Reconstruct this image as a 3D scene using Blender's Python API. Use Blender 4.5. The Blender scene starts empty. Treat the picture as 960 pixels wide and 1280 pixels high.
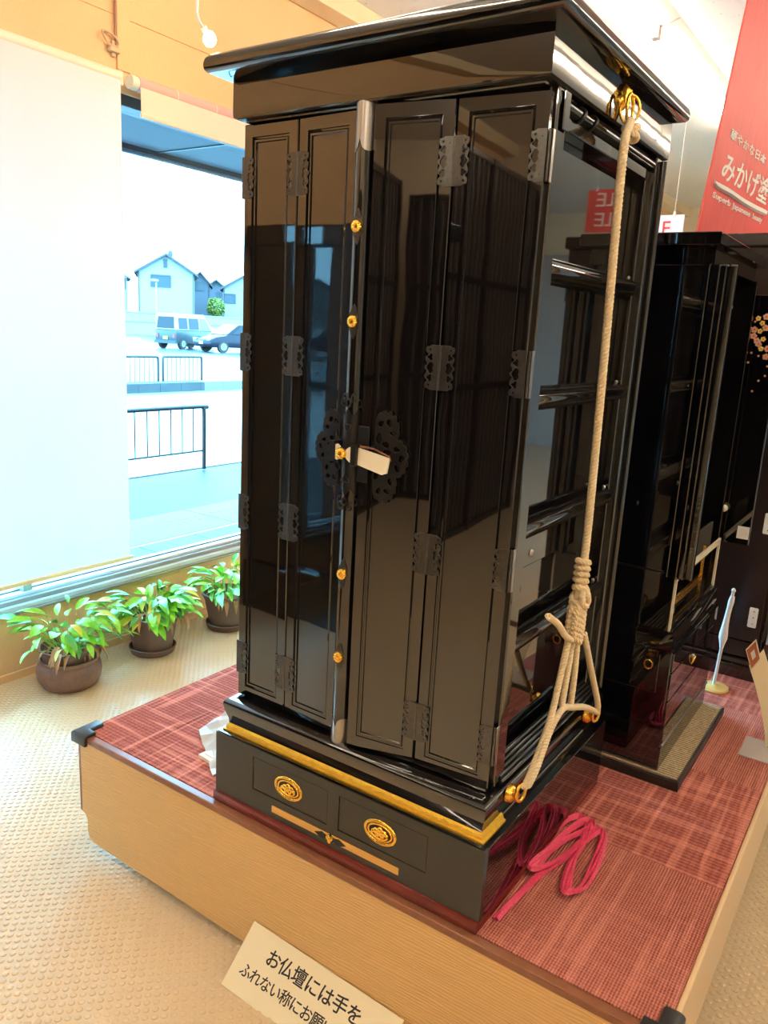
import bpy, bmesh, math, random
from mathutils import Vector, Matrix, Quaternion

random.seed(7)
PI = math.pi
SC = bpy.context.scene
COL = SC.collection

# ------------------------------------------------------------------ camera
F_PX = 984.28
CAM = Vector((0.57178, -1.28272, 1.51491))
RT = Vector((0.8226599, 0.56607847, 0.05278124))
UP = Vector((-0.16972864, 0.15593025, 0.97307654))
FW = Vector((-0.54260748, 0.80946953, -0.2243573))
cam_data = bpy.data.cameras.new('camera')
cam_data.sensor_fit = 'VERTICAL'
cam_data.sensor_height = 36.0
cam_data.lens = F_PX / 1280 * 36.0
cam_data.clip_start = 0.02
cam_data.clip_end = 400
cam = bpy.data.objects.new('camera', cam_data)
COL.objects.link(cam)
cam.matrix_world = Matrix(((RT.x, UP.x, -FW.x, CAM.x), (RT.y, UP.y, -FW.y, CAM.y), (RT.z, UP.z, -FW.z, CAM.z), (0, 0, 0, 1)))
SC.camera = cam

# ------------------------------------------------------------------ world and exposure
world = bpy.data.worlds.new('sky')
SC.world = world
world.use_nodes = True
bg = world.node_tree.nodes['Background']
bg.inputs[0].default_value = (0.29, 0.67, 0.96, 1)
bg.inputs[1].default_value = 20.0
SC.view_settings.view_transform = 'Standard'
SC.view_settings.look = 'None'
SC.view_settings.gamma = 1.0
SC.view_settings.use_curve_mapping = False
SC.view_settings.exposure = 0.62
SC.cycles.use_denoising = True
SC.cycles.max_bounces = 10
SC.cycles.glossy_bounces = 6
SC.cycles.transparent_max_bounces = 12
SC.cycles.sample_clamp_indirect = 8.0
TUBE_STRENGTH = 38.0
BULB_STRENGTH = 60.0


def ray(u, v):
    return FW + RT * ((u - 480) / F_PX) + UP * ((640 - v) / F_PX)


def bp(u, v, ax, val):
    """photo pixel -> point on the plane ax = val"""
    d = ray(u, v)
    i = 'xyz'.index(ax)
    return CAM + d * ((val - CAM[i]) / d[i])


# ------------------------------------------------------------------ materials
MATS = {}


def new_mat(name):
    m = bpy.data.materials.new(name)
    m.use_nodes = True
    nt = m.node_tree
    b = nt.nodes['Principled BSDF']
    MATS[name] = m
    return m, nt, b


def mat(name, col, rough=0.5, metal=0.0, ior=1.5, noise=None, bump=None, spec=None, emit=None, coat=0.0):
    """noise=(scale, amount) colour variation, bump=(scale, strength)"""
    if name in MATS:
        return MATS[name]
    m, nt, b = new_mat(name)
    b.inputs['Base Color'].default_value = (*col, 1)
    b.inputs['Roughness'].default_value = rough
    b.inputs['Metallic'].default_value = metal
    b.inputs['IOR'].default_value = ior
    b.inputs['Coat Weight'].default_value = coat
    b.inputs['Coat Roughness'].default_value = 0.03
    if spec is not None:
        b.inputs['Specular IOR Level'].default_value = spec
    if emit:
        b.inputs['Emission Color'].default_value = (*emit[0], 1)
        b.inputs['Emission Strength'].default_value = emit[1]
    tc = None
    if noise or bump:
        tc = nt.nodes.new('ShaderNodeTexCoord')
    if noise:
        n = nt.nodes.new('ShaderNodeTexNoise')
        n.inputs['Scale'].default_value = noise[0]
        n.inputs['Detail'].default_value = 4
        nt.links.new(tc.outputs['Object'], n.inputs['Vector'])
        mx = nt.nodes.new('ShaderNodeMix')
        mx.data_type = 'RGBA'
        a = noise[1]
        mx.inputs[6].default_value = (*[max(0, c * (1 - a)) for c in col], 1)
        mx.inputs[7].default_value = (*[min(1, c * (1 + a)) for c in col], 1)
        nt.links.new(n.outputs['Fac'], mx.inputs[0])
        nt.links.new(mx.outputs[2], b.inputs['Base Color'])
    if bump:
        n = nt.nodes.new('ShaderNodeTexNoise')
        n.inputs['Scale'].default_value = bump[0]
        n.inputs['Detail'].default_value = 3
        nt.links.new(tc.outputs['Object'], n.inputs['Vector'])
        bn = nt.nodes.new('ShaderNodeBump')
        bn.inputs['Strength'].default_value = bump[1]
        bn.inputs['Distance'].default_value = 0.01
        nt.links.new(n.outputs['Fac'], bn.inputs['Height'])
        nt.links.new(bn.outputs['Normal'], b.inputs['Normal'])
    return m


mat('lacquer', (0.004, 0.004, 0.005), 0.025, ior=2.05, bump=(2.2, 0.08))
mat('lacquer_flat', (0.004, 0.004, 0.005), 0.02, ior=1.95)
mat('satin_black', (0.028, 0.025, 0.020), 0.38, ior=1.6, bump=(300, 0.05))
mat('gold', (1.0, 0.60, 0.10), 0.22, 1.0, bump=(160, 0.25))
mat('gold_leaf', (1.0, 0.55, 0.06), 0.38, 0.85, noise=(90, 0.2), bump=(220, 0.35))
mat('dark_metal', (0.12, 0.116, 0.112), 0.33, 1.0, noise=(120, 0.25))
mat('grey_metal', (0.42, 0.40, 0.38), 0.3, 1.0)
mat('iron_black', (0.05, 0.05, 0.052), 0.35, 0.9)
mat('mahogany', (0.16, 0.018, 0.012), 0.22, ior=1.6, noise=(18, 0.35))
mat('brown_edge', (0.26, 0.10, 0.05), 0.3, noise=(30, 0.3))
mat('name_bar', (0.78, 0.42, 0.10), 0.4)
mat('rope', (0.86, 0.68, 0.42), 0.85, noise=(160, 0.15))
mat('pink_tape', (0.92, 0.07, 0.16), 0.35, noise=(60, 0.3), bump=(140, 0.4))
mat('rubber', (0.03, 0.03, 0.032), 0.4)
mat('panel_beige', (0.78, 0.56, 0.32), 0.45)
mat('paper', (0.88, 0.80, 0.62), 0.7)
mat('card_cream', (0.90, 0.77, 0.50), 0.6)
mat('ink', (0.015, 0.012, 0.015), 0.6)
mat('white_plastic', (0.82, 0.80, 0.76), 0.35)
mat('sill_light', (0.62, 0.64, 0.66), 0.4)
mat('sill_grey', (0.30, 0.27, 0.25), 0.45)
mat('aluminium', (0.42, 0.43, 0.45), 0.35, 0.7)
mat('frame_dark', (0.08, 0.09, 0.1), 0.4, 0.5)
mat('pot_brown', (0.15, 0.085, 0.07), 0.42, noise=(14, 0.25))
mat('pot_cover', (0.20, 0.105, 0.075), 0.38, noise=(20, 0.3), bump=(70, 0.5))
mat('soil', (0.03, 0.016, 0.01), 0.95, noise=(80, 0.7), bump=(90, 1.0))
mat('leaf_green', (0.22, 0.62, 0.03), 0.42, noise=(25, 0.35))
mat('leaf_dark', (0.09, 0.42, 0.07), 0.38, noise=(25, 0.35))
mat('leaf_yellow', (0.60, 0.66, 0.07), 0.5, noise=(25, 0.25))
mat('leaf_dead', (0.48, 0.26, 0.12), 0.8, noise=(40, 0.4))
mat('stem_green', (0.30, 0.50, 0.10), 0.6)
mat('tatami_edge', (0.015, 0.014, 0.013), 0.35)
mat('cab_brown', (0.022, 0.012, 0.010), 0.2, ior=1.5, bump=(40, 0.05))
mat('cab_frieze', (0.10, 0.075, 0.06), 0.4)
mat('hinge_white', (0.80, 0.74, 0.64), 0.4)
mat('cream_trim', (0.75, 0.68, 0.52), 0.3)
mat('blossom', (0.95, 0.40, 0.26), 0.5, noise=(150, 0.3))
mat('blossom_gold', (0.95, 0.62, 0.16), 0.4)
mat('red_text', (0.75, 0.03, 0.03), 0.6)
mat('white_ink', (0.92, 0.90, 0.84), 0.6)
mat('yellow_disc', (0.88, 0.62, 0.22), 0.45)
mat('flag_cloth', (0.85, 0.85, 0.84), 0.8)
mat('fixture', (0.75, 0.69, 0.62), 0.5)
mat('label_brown', (0.48, 0.16, 0.07), 0.5)
mat('cleat', (0.55, 0.38, 0.22), 0.5)
mat('beam_paint', (0.80, 0.62, 0.38), 0.7)
# outdoors
mat('paving', (0.063, 0.070, 0.076), 0.7, noise=(3, 0.15), spec=0.12)
mat('paving_light', (0.094, 0.098, 0.103), 0.7, noise=(4, 0.12), spec=0.12)
mat('asphalt', (0.022, 0.024, 0.028), 0.55, noise=(40, 0.35), spec=0.12)
mat('road', (0.117, 0.126, 0.132), 0.28, noise=(0.9, 0.45))
mat('lot', (0.048, 0.053, 0.059), 0.3, noise=(0.25, 0.5), spec=0.12)
mat('kerb_dark', (0.039, 0.045, 0.048), 0.8, noise=(3, 0.3), spec=0.12)
mat('kerb_light', (0.112, 0.117, 0.117), 0.8, noise=(3, 0.2), spec=0.12)
mat('rail_paint', (0.014, 0.016, 0.020), 0.4, 0.3)
mat('house_wall', (0.163, 0.169, 0.169), 0.8, noise=(0.8, 0.06))
mat('house_wall_grey', (0.043, 0.051, 0.066), 0.8)
mat('house_roof', (0.028, 0.031, 0.035), 0.7)
mat('roof_pink', (0.176, 0.165, 0.180), 0.7)
mat('house_window', (0.025, 0.038, 0.050), 0.12, spec=0.15)
mat('garden_wall', (0.156, 0.161, 0.161), 0.8, noise=(0.4, 0.08))
mat('van_blue', (0.043, 0.052, 0.059), 0.25, 0.3, spec=0.15)
mat('van_roof', (0.302, 0.312, 0.318), 0.3, spec=0.15)
mat('car_dark', (0.011, 0.012, 0.019), 0.2, 0.2, spec=0.15)
mat('car_glass', (0.011, 0.016, 0.022), 0.08, spec=0.15)
mat('car_glass_light', (0.098, 0.117, 0.129), 0.08, spec=0.15)
mat('tyre', (0.009, 0.009, 0.009), 0.8)
mat('wheel_rim', (0.140, 0.140, 0.140), 0.3, 0.7)
mat('plate_yellow', (0.224, 0.168, 0.009), 0.5)
mat('lamp_red', (0.168, 0.014, 0.011), 0.3)
mat('lamp_clear', (0.196, 0.210, 0.218), 0.15)
mat('tree_leaf', (0.091, 0.124, 0.011), 0.6, noise=(2, 0.3))
mat('bark', (0.034, 0.022, 0.014), 0.9)
mat('pole_white', (0.210, 0.210, 0.210), 0.6)
mat('eave_paint', (0.114, 0.133, 0.157), 0.6)
mat('slab_grey', (0.45, 0.45, 0.44), 0.5)  # neutral grey of the slab added on the back wall
mat('bulb', (1, 0.8, 0.5), 0.5, emit=((1.0, 0.62, 0.28), BULB_STRENGTH))
mat('tube', (1, 1, 1), 0.5, emit=((1.0, 0.84, 0.64), TUBE_STRENGTH))


def node_mix(nt, fac, a, b):
    mx = nt.nodes.new('ShaderNodeMix')
    mx.data_type = 'RGBA'
    if isinstance(fac, (int, float)):
        mx.inputs[0].default_value = fac
    else:
        nt.links.new(fac, mx.inputs[0])
    for s, i in ((a, 6), (b, 7)):
        if isinstance(s, tuple):
            mx.inputs[i].default_value = (*s, 1)
        else:
            nt.links.new(s, mx.inputs[i])
    return mx.outputs[2]


def mapping(nt, scale=(1, 1, 1), rot=(0, 0, 0), coord='Object'):
    tc = nt.nodes.new('ShaderNodeTexCoord')
    mp = nt.nodes.new('ShaderNodeMapping')
    mp.inputs['Scale'].default_value = scale
    mp.inputs['Rotation'].default_value = rot
    nt.links.new(tc.outputs[coord], mp.inputs['Vector'])
    return mp.outputs['Vector']


def tex_noise(nt, vec, scale, detail=4, rough=0.5):
    n = nt.nodes.new('ShaderNodeTexNoise')
    n.inputs['Scale'].default_value = scale
    n.inputs['Detail'].default_value = detail
    n.inputs['Roughness'].default_value = rough
    nt.links.new(vec, n.inputs['Vector'])
    return n.outputs['Fac']


def tex_wave(nt, vec, scale, direction='X', dist=0.0, dscale=1.0, detail=1.0):
    n = nt.nodes.new('ShaderNodeTexWave')
    n.wave_type = 'BANDS'
    n.bands_direction = direction
    n.inputs['Scale'].default_value = scale
    n.inputs['Distortion'].default_value = dist
    n.inputs['Detail'].default_value = detail
    n.inputs['Detail Scale'].default_value = dscale
    nt.links.new(vec, n.inputs['Vector'])
    return n.outputs['Fac']


def ramp(nt, fac, stops):
    r = nt.nodes.new('ShaderNodeValToRGB')
    el = r.color_ramp.elements
    while len(el) > 1:
        el.remove(el[-1])
    el[0].position = stops[0][0]
    el[0].color = (*stops[0][1], 1)
    for p, c in stops[1:]:
        e = el.new(p)
        e.color = (*c, 1)
    nt.links.new(fac, r.inputs[0])
    return r.outputs[0]


def add_bump(nt, b, h, strength, dist=0.01):
    bn = nt.nodes.new('ShaderNodeBump')
    bn.inputs['Strength'].default_value = strength
    bn.inputs['Distance'].default_value = dist
    nt.links.new(h, bn.inputs['Height'])
    nt.links.new(bn.outputs['Normal'], b.inputs['Normal'])


def math_node(nt, op, a, b):
    n = nt.nodes.new('ShaderNodeMath')
    n.operation = op
    for s, i in ((a, 0), (b, 1)):
        if isinstance(s, (int, float)):
            n.inputs[i].default_value = s
        else:
            nt.links.new(s, n.inputs[i])
    return n.outputs[0]


def carpet_material(name, ang, ribs, dark, light, rib_w, line_w, cross_w):
    """loop carpet: fine ribs along one axis, speckled yarn, scattered lighter yarn lines"""
    m, nt, b = new_mat(name)
    v = mapping(nt, rot=(0, 0, ang))
    rib = tex_wave(nt, v, ribs, 'X', 0.6, 6.0)
    dash = tex_wave(nt, v, ribs * 0.8, 'Y', 3.0, 9.0)
    pix = tex_noise(nt, v, 330, 2)
    big = tex_noise(nt, v, 5, 3)
    lines = ramp(nt, tex_noise(nt, mapping(nt, scale=(1, 0.06, 1), rot=(0, 0, ang)), 55, 1), [(0.52, (0, 0, 0)), (0.66, (1, 1, 1))])
    cross = ramp(nt, tex_noise(nt, mapping(nt, scale=(0.06, 1, 1), rot=(0, 0, ang)), 45, 1), [(0.52, (0, 0, 0)), (0.66, (1, 1, 1))])
    s = math_node(nt, 'MULTIPLY', rib, rib_w)
    s = math_node(nt, 'ADD', s, math_node(nt, 'MULTIPLY', dash, rib_w * 0.5))
    s = math_node(nt, 'ADD', s, math_node(nt, 'MULTIPLY', pix, 0.40))
    s = math_node(nt, 'ADD', s, math_node(nt, 'MULTIPLY', big, 0.12))
    s = math_node(nt, 'ADD', s, math_node(nt, 'MULTIPLY', lines, line_w))
    s = math_node(nt, 'ADD', s, math_node(nt, 'MULTIPLY', cross, cross_w))
    c = ramp(nt, s, [(0.28, dark), (0.52, tuple((p + q) / 2 for p, q in zip(dark, light))), (0.86, light)])
    nt.links.new(c, b.inputs['Base Color'])
    b.inputs['Roughness'].default_value = 0.95
    b.inputs['Specular IOR Level'].default_value = 0.1
    add_bump(nt, b, s, 0.9, 0.006)


YARN = ((0.29, 0.066, 0.052), (0.78, 0.30, 0.23))
carpet_material('carpet_rib', 0, 50, *YARN, 0.32, 0.16, 0.05)
carpet_material('carpet_cross', PI / 2, 24, *YARN, 0.16, 0.22, 0.16)
carpet_material('carpet_plaid', PI / 2, 24, *YARN, 0.14, 0.30, 0.30)

# embossed beige platform front
m, nt, b = new_mat('platform_face')
v = mapping(nt)
w = tex_wave(nt, mapping(nt, scale=(0.45, 1, 2.4), rot=(0, 0.16, 0)), 17, 'Z', 9.0, 0.8, 2)
b.inputs['Base Color'].default_value = (0.80, 0.47, 0.16, 1)
c = node_mix(nt, w, (0.78, 0.465, 0.18), (0.84, 0.515, 0.21))
nt.links.new(c, b.inputs['Base Color'])
b.inputs['Roughness'].default_value = 0.5
add_bump(nt, b, w, 0.38, 0.003)

# plaster of the window wall
m, nt, b = new_mat('plaster')
v = mapping(nt)
n1 = tex_noise(nt, v, 3, 3)
n2 = tex_noise(nt, v, 90, 4)
c = node_mix(nt, n1, (0.72, 0.45, 0.22), (0.78, 0.50, 0.26))
nt.links.new(c, b.inputs['Base Color'])
b.inputs['Roughness'].default_value = 0.9
add_bump(nt, b, n2, 0.5, 0.006)

# acoustic ceiling
m, nt, b = new_mat('acoustic_ceiling')
v = mapping(nt, scale=(1, 0.5, 1))
vo = nt.nodes.new('ShaderNodeTexVoronoi')
vo.inputs['Scale'].default_value = 34
nt.links.new(v, vo.inputs['Vector'])
sp = ramp(nt, vo.outputs['Distance'], [(0.0, (0.30, 0.26, 0.22)), (0.10, (0.45, 0.40, 0.36)), (0.16, (0.80, 0.75, 0.69))])
nz = tex_noise(nt, v, 9, 2)
spots = ramp(nt, nz, [(0.50, (0, 0, 0)), (0.56, (1, 1, 1))])
c = node_mix(nt, spots, (0.80, 0.75, 0.69), sp)
nt.links.new(c, b.inputs['Base Color'])
b.inputs['Roughness'].default_value = 0.9

# vinyl coin floor
m, nt, b = new_mat('coin_floor')
v = mapping(nt)
n1 = tex_noise(nt, v, 1.3, 3)
c = node_mix(nt, n1, (0.66, 0.50, 0.31), (0.74, 0.57, 0.37))
nt.links.new(c, b.inputs['Base Color'])
b.inputs['Roughness'].default_value = 0.24
b.inputs['IOR'].default_value = 1.65
add_bump(nt, b, tex_noise(nt, v, 500, 2), 0.06, 0.002)

# plain walls elsewhere
mat('wall_cream', (0.78, 0.66, 0.48), 0.85, noise=(3, 0.05))
mat('wall_grey', (0.55, 0.56, 0.55), 0.85, noise=(3, 0.05))

# blind fabric, lets daylight through
m, nt, b = new_mat('blind_fabric')
v = mapping(nt, scale=(1, 1, 3))
n2 = tex_noise(nt, v, 60, 3)
b.inputs['Base Color'].default_value = (0.72, 0.72, 0.71, 1)
b.inputs['Roughness'].default_value = 0.9
add_bump(nt, b, n2, 0.25, 0.004)
tr = nt.nodes.new('ShaderNodeBsdfTranslucent')
tr.inputs['Color'].default_value = (0.80, 0.80, 0.79, 1)
mx = nt.nodes.new('ShaderNodeMixShader')
mx.inputs[0].default_value = 0.085
out = nt.nodes['Material Output']
nt.links.new(b.outputs[0], mx.inputs[1])
nt.links.new(tr.outputs[0], mx.inputs[2])
nt.links.new(mx.outputs[0], out.inputs[0])
mat('blind_pink', (0.66, 0.36, 0.31), 0.7, noise=(8, 0.1))
mat('blind_cream', (0.80, 0.60, 0.46), 0.8)

# window glass: thin sheet, clear with a Fresnel sheen
m, nt, b = new_mat('window_glass')
nt.nodes.remove(b)
t = nt.nodes.new('ShaderNodeBsdfTransparent')
t.inputs[0].default_value = (0.90, 0.97, 0.99, 1)
g = nt.nodes.new('ShaderNodeBsdfGlossy')
g.inputs['Roughness'].default_value = 0.0
fr = nt.nodes.new('ShaderNodeFresnel')
fr.inputs[0].default_value = 1.16
mx = nt.nodes.new('ShaderNodeMixShader')
nt.links.new(fr.outputs[0], mx.inputs[0])
nt.links.new(t.outputs[0], mx.inputs[1])
nt.links.new(g.outputs[0], mx.inputs[2])
nt.links.new(mx.outputs[0], nt.nodes['Material Output'].inputs[0])

# clear acrylic
m, nt, b = new_mat('acrylic')
b.inputs['Base Color'].default_value = (0.9, 0.86, 0.82, 1)
b.inputs['Roughness'].default_value = 0.12
t = nt.nodes.new('ShaderNodeBsdfTransparent')
mx = nt.nodes.new('ShaderNodeMixShader')
mx.inputs[0].default_value = 0.45
nt.links.new(t.outputs[0], mx.inputs[1])
nt.links.new(b.outputs[0], mx.inputs[2])
nt.links.new(mx.outputs[0], nt.nodes['Material Output'].inputs[0])

# tissue: thin white wrapping
m, nt, b = new_mat('tissue')
b.inputs['Base Color'].default_value = (0.86, 0.84, 0.78, 1)
b.inputs['Roughness'].default_value = 0.4
tr = nt.nodes.new('ShaderNodeBsdfTranslucent')
mx = nt.nodes.new('ShaderNodeMixShader')
mx.inputs[0].default_value = 0.4
nt.links.new(b.outputs[0], mx.inputs[1])
nt.links.new(tr.outputs[0], mx.inputs[2])
nt.links.new(mx.outputs[0], nt.nodes['Material Output'].inputs[0])

# tatami
m, nt, b = new_mat('tatami')
v = mapping(nt)
w = tex_wave(nt, v, 26, 'Y', 2.0, 6.0)
n1 = tex_noise(nt, mapping(nt, scale=(1, 6, 1)), 60, 3)
s = math_node(nt, 'ADD', math_node(nt, 'MULTIPLY', w, 0.65), math_node(nt, 'MULTIPLY', n1, 0.5))
c = ramp(nt, s, [(0.25, (0.16, 0.11, 0.06)), (0.6, (0.46, 0.34, 0.19)), (0.9, (0.62, 0.48, 0.30))])
nt.links.new(c, b.inputs['Base Color'])
b.inputs['Roughness'].default_value = 0.8
add_bump(nt, b, s, 0.6, 0.004)

# red banner cloth
m, nt, b = new_mat('banner_red')
v = mapping(nt, scale=(1, 1, 0.15))
n1 = tex_noise(nt, v, 40, 4)
c = node_mix(nt, n1, (0.62, 0.045, 0.04), (0.80, 0.10, 0.085))
nt.links.new(c, b.inputs['Base Color'])
b.inputs['Roughness'].default_value = 0.45
add_bump(nt, b, n1, 0.2, 0.004)


# ------------------------------------------------------------------ mesh helpers
class MB:
    def __init__(self):
        self.v = []
        self.f = []

    def add(self, vs, fs):
        o = len(self.v)
        self.v += [Vector(p) for p in vs]
        self.f += [tuple(i + o for i in f) for f in fs]
        return self

    def box(self, x0, x1, y0, y1, z0, z1):
        vs = [(x0, y0, z0), (x1, y0, z0), (x1, y1, z0), (x0, y1, z0), (x0, y0, z1), (x1, y0, z1), (x1, y1, z1), (x0, y1, z1)]
        fs = [(0, 3, 2, 1), (4, 5, 6, 7), (0, 1, 5, 4), (1, 2, 6, 5), (2, 3, 7, 6), (3, 0, 4, 7)]
        return self.add(vs, fs)

    def tube(self, pts, r, n=8, caps=True, closed=False):
        """round tube along pts; r is a number or list"""
        pts = [Vector(p) for p in pts]
        N = len(pts)
        rr = r if isinstance(r, (list, tuple)) else [r] * N
        fr = frames(pts, closed)
        vs, fs = [], []
        for i, p in enumerate(pts):
            a, b_ = fr[i]
            for k in range(n):
                t = 2 * PI * k / n
                vs.append(p + (a * math.cos(t) + b_ * math.sin(t)) * rr[i])
        rng = N if closed else N - 1
        for i in range(rng):
            j = (i + 1) % N
            for k in range(n):
                l = (k + 1) % n
                fs.append((i * n + k, i * n + l, j * n + l, j * n + k))
        if caps and not closed:
            fs.append(tuple(range(n - 1, -1, -1)))
            fs.append(tuple((N - 1) * n + k for k in range(n)))
        return self.add(vs, fs)

    def twisted(self, pts, r, pitch=0.03, n=6, strands=3, closed=False):
        """a laid rope: strands twisted round the path"""
        pts = resample([Vector(p) for p in pts], pitch / 7.0, closed)
        fr = frames(pts, closed)
        L = 0.0
        acc = [0.0]
        for i in range(1, len(pts)):
            L += (pts[i] - pts[i - 1]).length
            acc.append(L)
        if closed:
            L += (pts[0] - pts[-1]).length
            pitch = L / max(1, round(L / pitch))
        for s in range(strands):
            q = []
            for i, p in enumerate(pts):
                t = 2 * PI * (acc[i] / pitch + s / strands)
                a, b_ = fr[i]
                q.append(p + (a * math.cos(t) + b_ * math.sin(t)) * (r * 0.48))
            self.tube(q, r * 0.56, n, caps=True, closed=closed)
        return self

    def lathe(self, prof, c=(0, 0, 0), n=24, axis='z', caps=True):
        """prof: list of (radius, height)"""
        vs, fs = [], []
        for (r, h) in prof:
            for k in range(n):
                t = 2 * PI * k / n
                p = {'z': (r * math.cos(t), r * math.sin(t), h), 'y': (r * math.cos(t), h, r * math.sin(t)), 'x': (h, r * math.cos(t), r * math.sin(t))}[axis]
                vs.append(Vector(c) + Vector(p))
        for i in range(len(prof) - 1):
            for k in range(n):
                l = (k + 1) % n
                fs.append((i * n + k, i * n + l, (i + 1) * n + l, (i + 1) * n + k))
        if caps:
            fs.append(tuple(range(n - 1, -1, -1)))
            fs.append(tuple((len(prof) - 1) * n + k for k in range(n)))
        return self.add(vs, fs)

    def sweep_rect(self, prof, x0, x1, y0, y1):
        """moulding: profile of (outward offset, z) carried round a rectangle, closed top and bottom"""
        vs, fs = [], []
        for (o, z) in prof:
            vs += [(x0 - o, y0 - o, z), (x1 + o, y0 - o, z), (x1 + o, y1 + o, z), (x0 - o, y1 + o, z)]
        for i in range(len(prof) - 1):
            for k in range(4):
                l = (k + 1) % 4
                fs.append((i * 4 + k, i * 4 + l, (i + 1) * 4 + l, (i + 1) * 4 + k))
        fs.append((3, 2, 1, 0))
        b0 = (len(prof) - 1) * 4
        fs.append((b0, b0 + 1, b0 + 2, b0 + 3))
        return self.add(vs, fs)

    def prism(self, poly, d0, d1, axis='y'):
        """poly of 2D points extruded along an axis from d0 to d1"""
        n = len(poly)
        mk = {'y': lambda a, b_, d: (a, d, b_), 'x': lambda a, b_, d: (d, a, b_), 'z': lambda a, b_, d: (a, b_, d)}[axis]
        vs = [mk(a, b_, d0) for a, b_ in poly] + [mk(a, b_, d1) for a, b_ in poly]
        fs = [tuple(range(n)), tuple(range(2 * n - 1, n - 1, -1))]
        for k in range(n):
            l = (k + 1) % n
            fs.append((k, k + n, l + n, l))
        return self.add(vs, fs)

    def xform(self, M, start=0):
        for i in range(start, len(self.v)):
            self.v[i] = M @ self.v[i]
        return self

    def mesh(self, name, material, smooth=None, bevel=0.0, off=None):
        me = bpy.data.meshes.new(name)
        vs = [p - off for p in self.v] if off is not None else self.v
        me.from_pydata([tuple(p) for p in vs], [], self.f)
        bm = bmesh.new()
        bm.from_mesh(me)
        bmesh.ops.recalc_face_normals(bm, faces=bm.faces)
        if bevel:
            ed = [e for e in bm.edges if len(e.link_faces) == 2 and e.calc_face_angle(0) > 0.6]
            bmesh.ops.bevel(bm, geom=ed, offset=bevel, segments=2, affect='EDGES', profile=0.5)
        if smooth is not None:
            for f in bm.faces:
                f.smooth = True
            lim = math.radians(smooth)
            for e in bm.edges:
                e.smooth = len(e.link_faces) == 2 and e.calc_face_angle(0) < lim
        bm.to_mesh(me)
        bm.free()
        me.materials.append(MATS[material])
        return me


def frames(pts, closed=False):
    N = len(pts)
    out = []
    prev = None
    for i in range(N):
        if closed:
            t = pts[(i + 1) % N] - pts[i - 1]
        else:
            t = pts[min(i + 1, N - 1)] - pts[max(i - 1, 0)]
        if t.length < 1e-9:
            t = Vector((0, 0, 1))
        t.normalize()
        if prev is None:
            h = Vector((0, 0, 1)) if abs(t.z) < 0.9 else Vector((1, 0, 0))
            a = (h - t * h.dot(t)).normalized()
        else:
            a = prev - t * prev.dot(t)
            a = a.normalized() if a.length > 1e-6 else t.orthogonal().normalized()
        prev = a
        out.append((a, t.cross(a)))
    return out


def resample(pts, step, closed=False):
    if closed:
        pts = pts + [pts[0]]
    out = [pts[0]]
    for a, b_ in zip(pts, pts[1:]):
        L = (b_ - a).length
        n = max(1, round(L / step))
        for k in range(1, n + 1):
            out.append(a.lerp(b_, k / n))
    if closed:
        out.pop()
    return out


def smooth_path(pts, n=8):
    """Catmull-Rom through the points"""
    P = [Vector(p) for p in pts]
    P = [P[0] * 2 - P[1]] + P + [P[-1] * 2 - P[-2]]
    out = []
    for i in range(1, len(P) - 2):
        a, b_, c, d = P[i - 1:i + 3]
        for k in range(n):
            t = k / n
            out.append(0.5 * ((2 * b_) + (c - a) * t + (2 * a - 5 * b_ + 4 * c - d) * t * t + (3 * b_ - a - 3 * c + d) * t ** 3))
    out.append(P[-2])
    return out


def world_off(parent):
    off = Vector((0, 0, 0))
    p = parent
    while p is not None:
        off += p.location
        p = p.parent
    return off


def put(name, mb, material, parent=None, smooth=None, bevel=0.0, local=False):
    """link a mesh object; vertices are in world space unless local"""
    off = Vector((0, 0, 0)) if (local or parent is None) else world_off(parent)
    me = mb.mesh(name, material, smooth, bevel, off)
    o = bpy.data.objects.new(name, me)
    COL.objects.link(o)
    o.parent = parent
    return o


def put_mesh(name, me, parent=None, M=None):
    o = bpy.data.objects.new(name, me)
    COL.objects.link(o)
    o.parent = parent
    if M is not None:
        o.matrix_local = M
    return o


def tag(o, label, cat, group=None):
    o['label'] = label
    o['category'] = cat
    if group:
        o['group'] = group
    return o


def thing(name, label, cat, loc=(0, 0, 0), rotz=0.0, group=None):
    o = bpy.data.objects.new(name, None)
    o.empty_display_size = 0.05
    COL.objects.link(o)
    o.location = loc
    o.rotation_euler = (0, 0, rotz)
    return tag(o, label, cat, group)


def structure(o):
    o['kind'] = 'structure'
    return o


def ecopy(o, parent):
    c = o.copy()
    COL.objects.link(c)
    c.parent = parent
    return c


def copy_tree(o, parent=None):
    c = ecopy(o, parent)
    for ch in list(o.children):
        copy_tree(ch, c)
    return c


def B(x0, x1, y0, y1, z0, z1):
    return MB().box(x0, x1, y0, y1, z0, z1)


def plate_mesh(name, loops, depth, material, bevel=0.0):
    """flat pierced plate: closed 2D loops (outer first, then holes), in local XZ facing -Y, back at y=0"""
    cu = bpy.data.curves.new(name, 'CURVE')
    cu.dimensions = '2D'
    cu.fill_mode = 'BOTH'
    cu.extrude = depth / 2
    cu.bevel_depth = bevel
    for lp in loops:
        s = cu.splines.new('POLY')
        s.points.add(len(lp) - 1)
        for p, q in zip(s.points, lp):
            p.co = (q[0], q[1], 0, 1)
        s.use_cyclic_u = True
    ob = bpy.data.objects.new(name, cu)
    COL.objects.link(ob)
    dg = bpy.context.evaluated_depsgraph_get()
    me = bpy.data.meshes.new_from_object(ob.evaluated_get(dg))
    bpy.data.objects.remove(ob)
    bpy.data.curves.remove(cu)
    me.name = name
    me.transform(Matrix.Translation((0, -depth / 2, 0)) @ Matrix.Rotation(PI / 2, 4, 'X'))
    me.materials.clear()
    me.materials.append(MATS[material])
    return me


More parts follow.
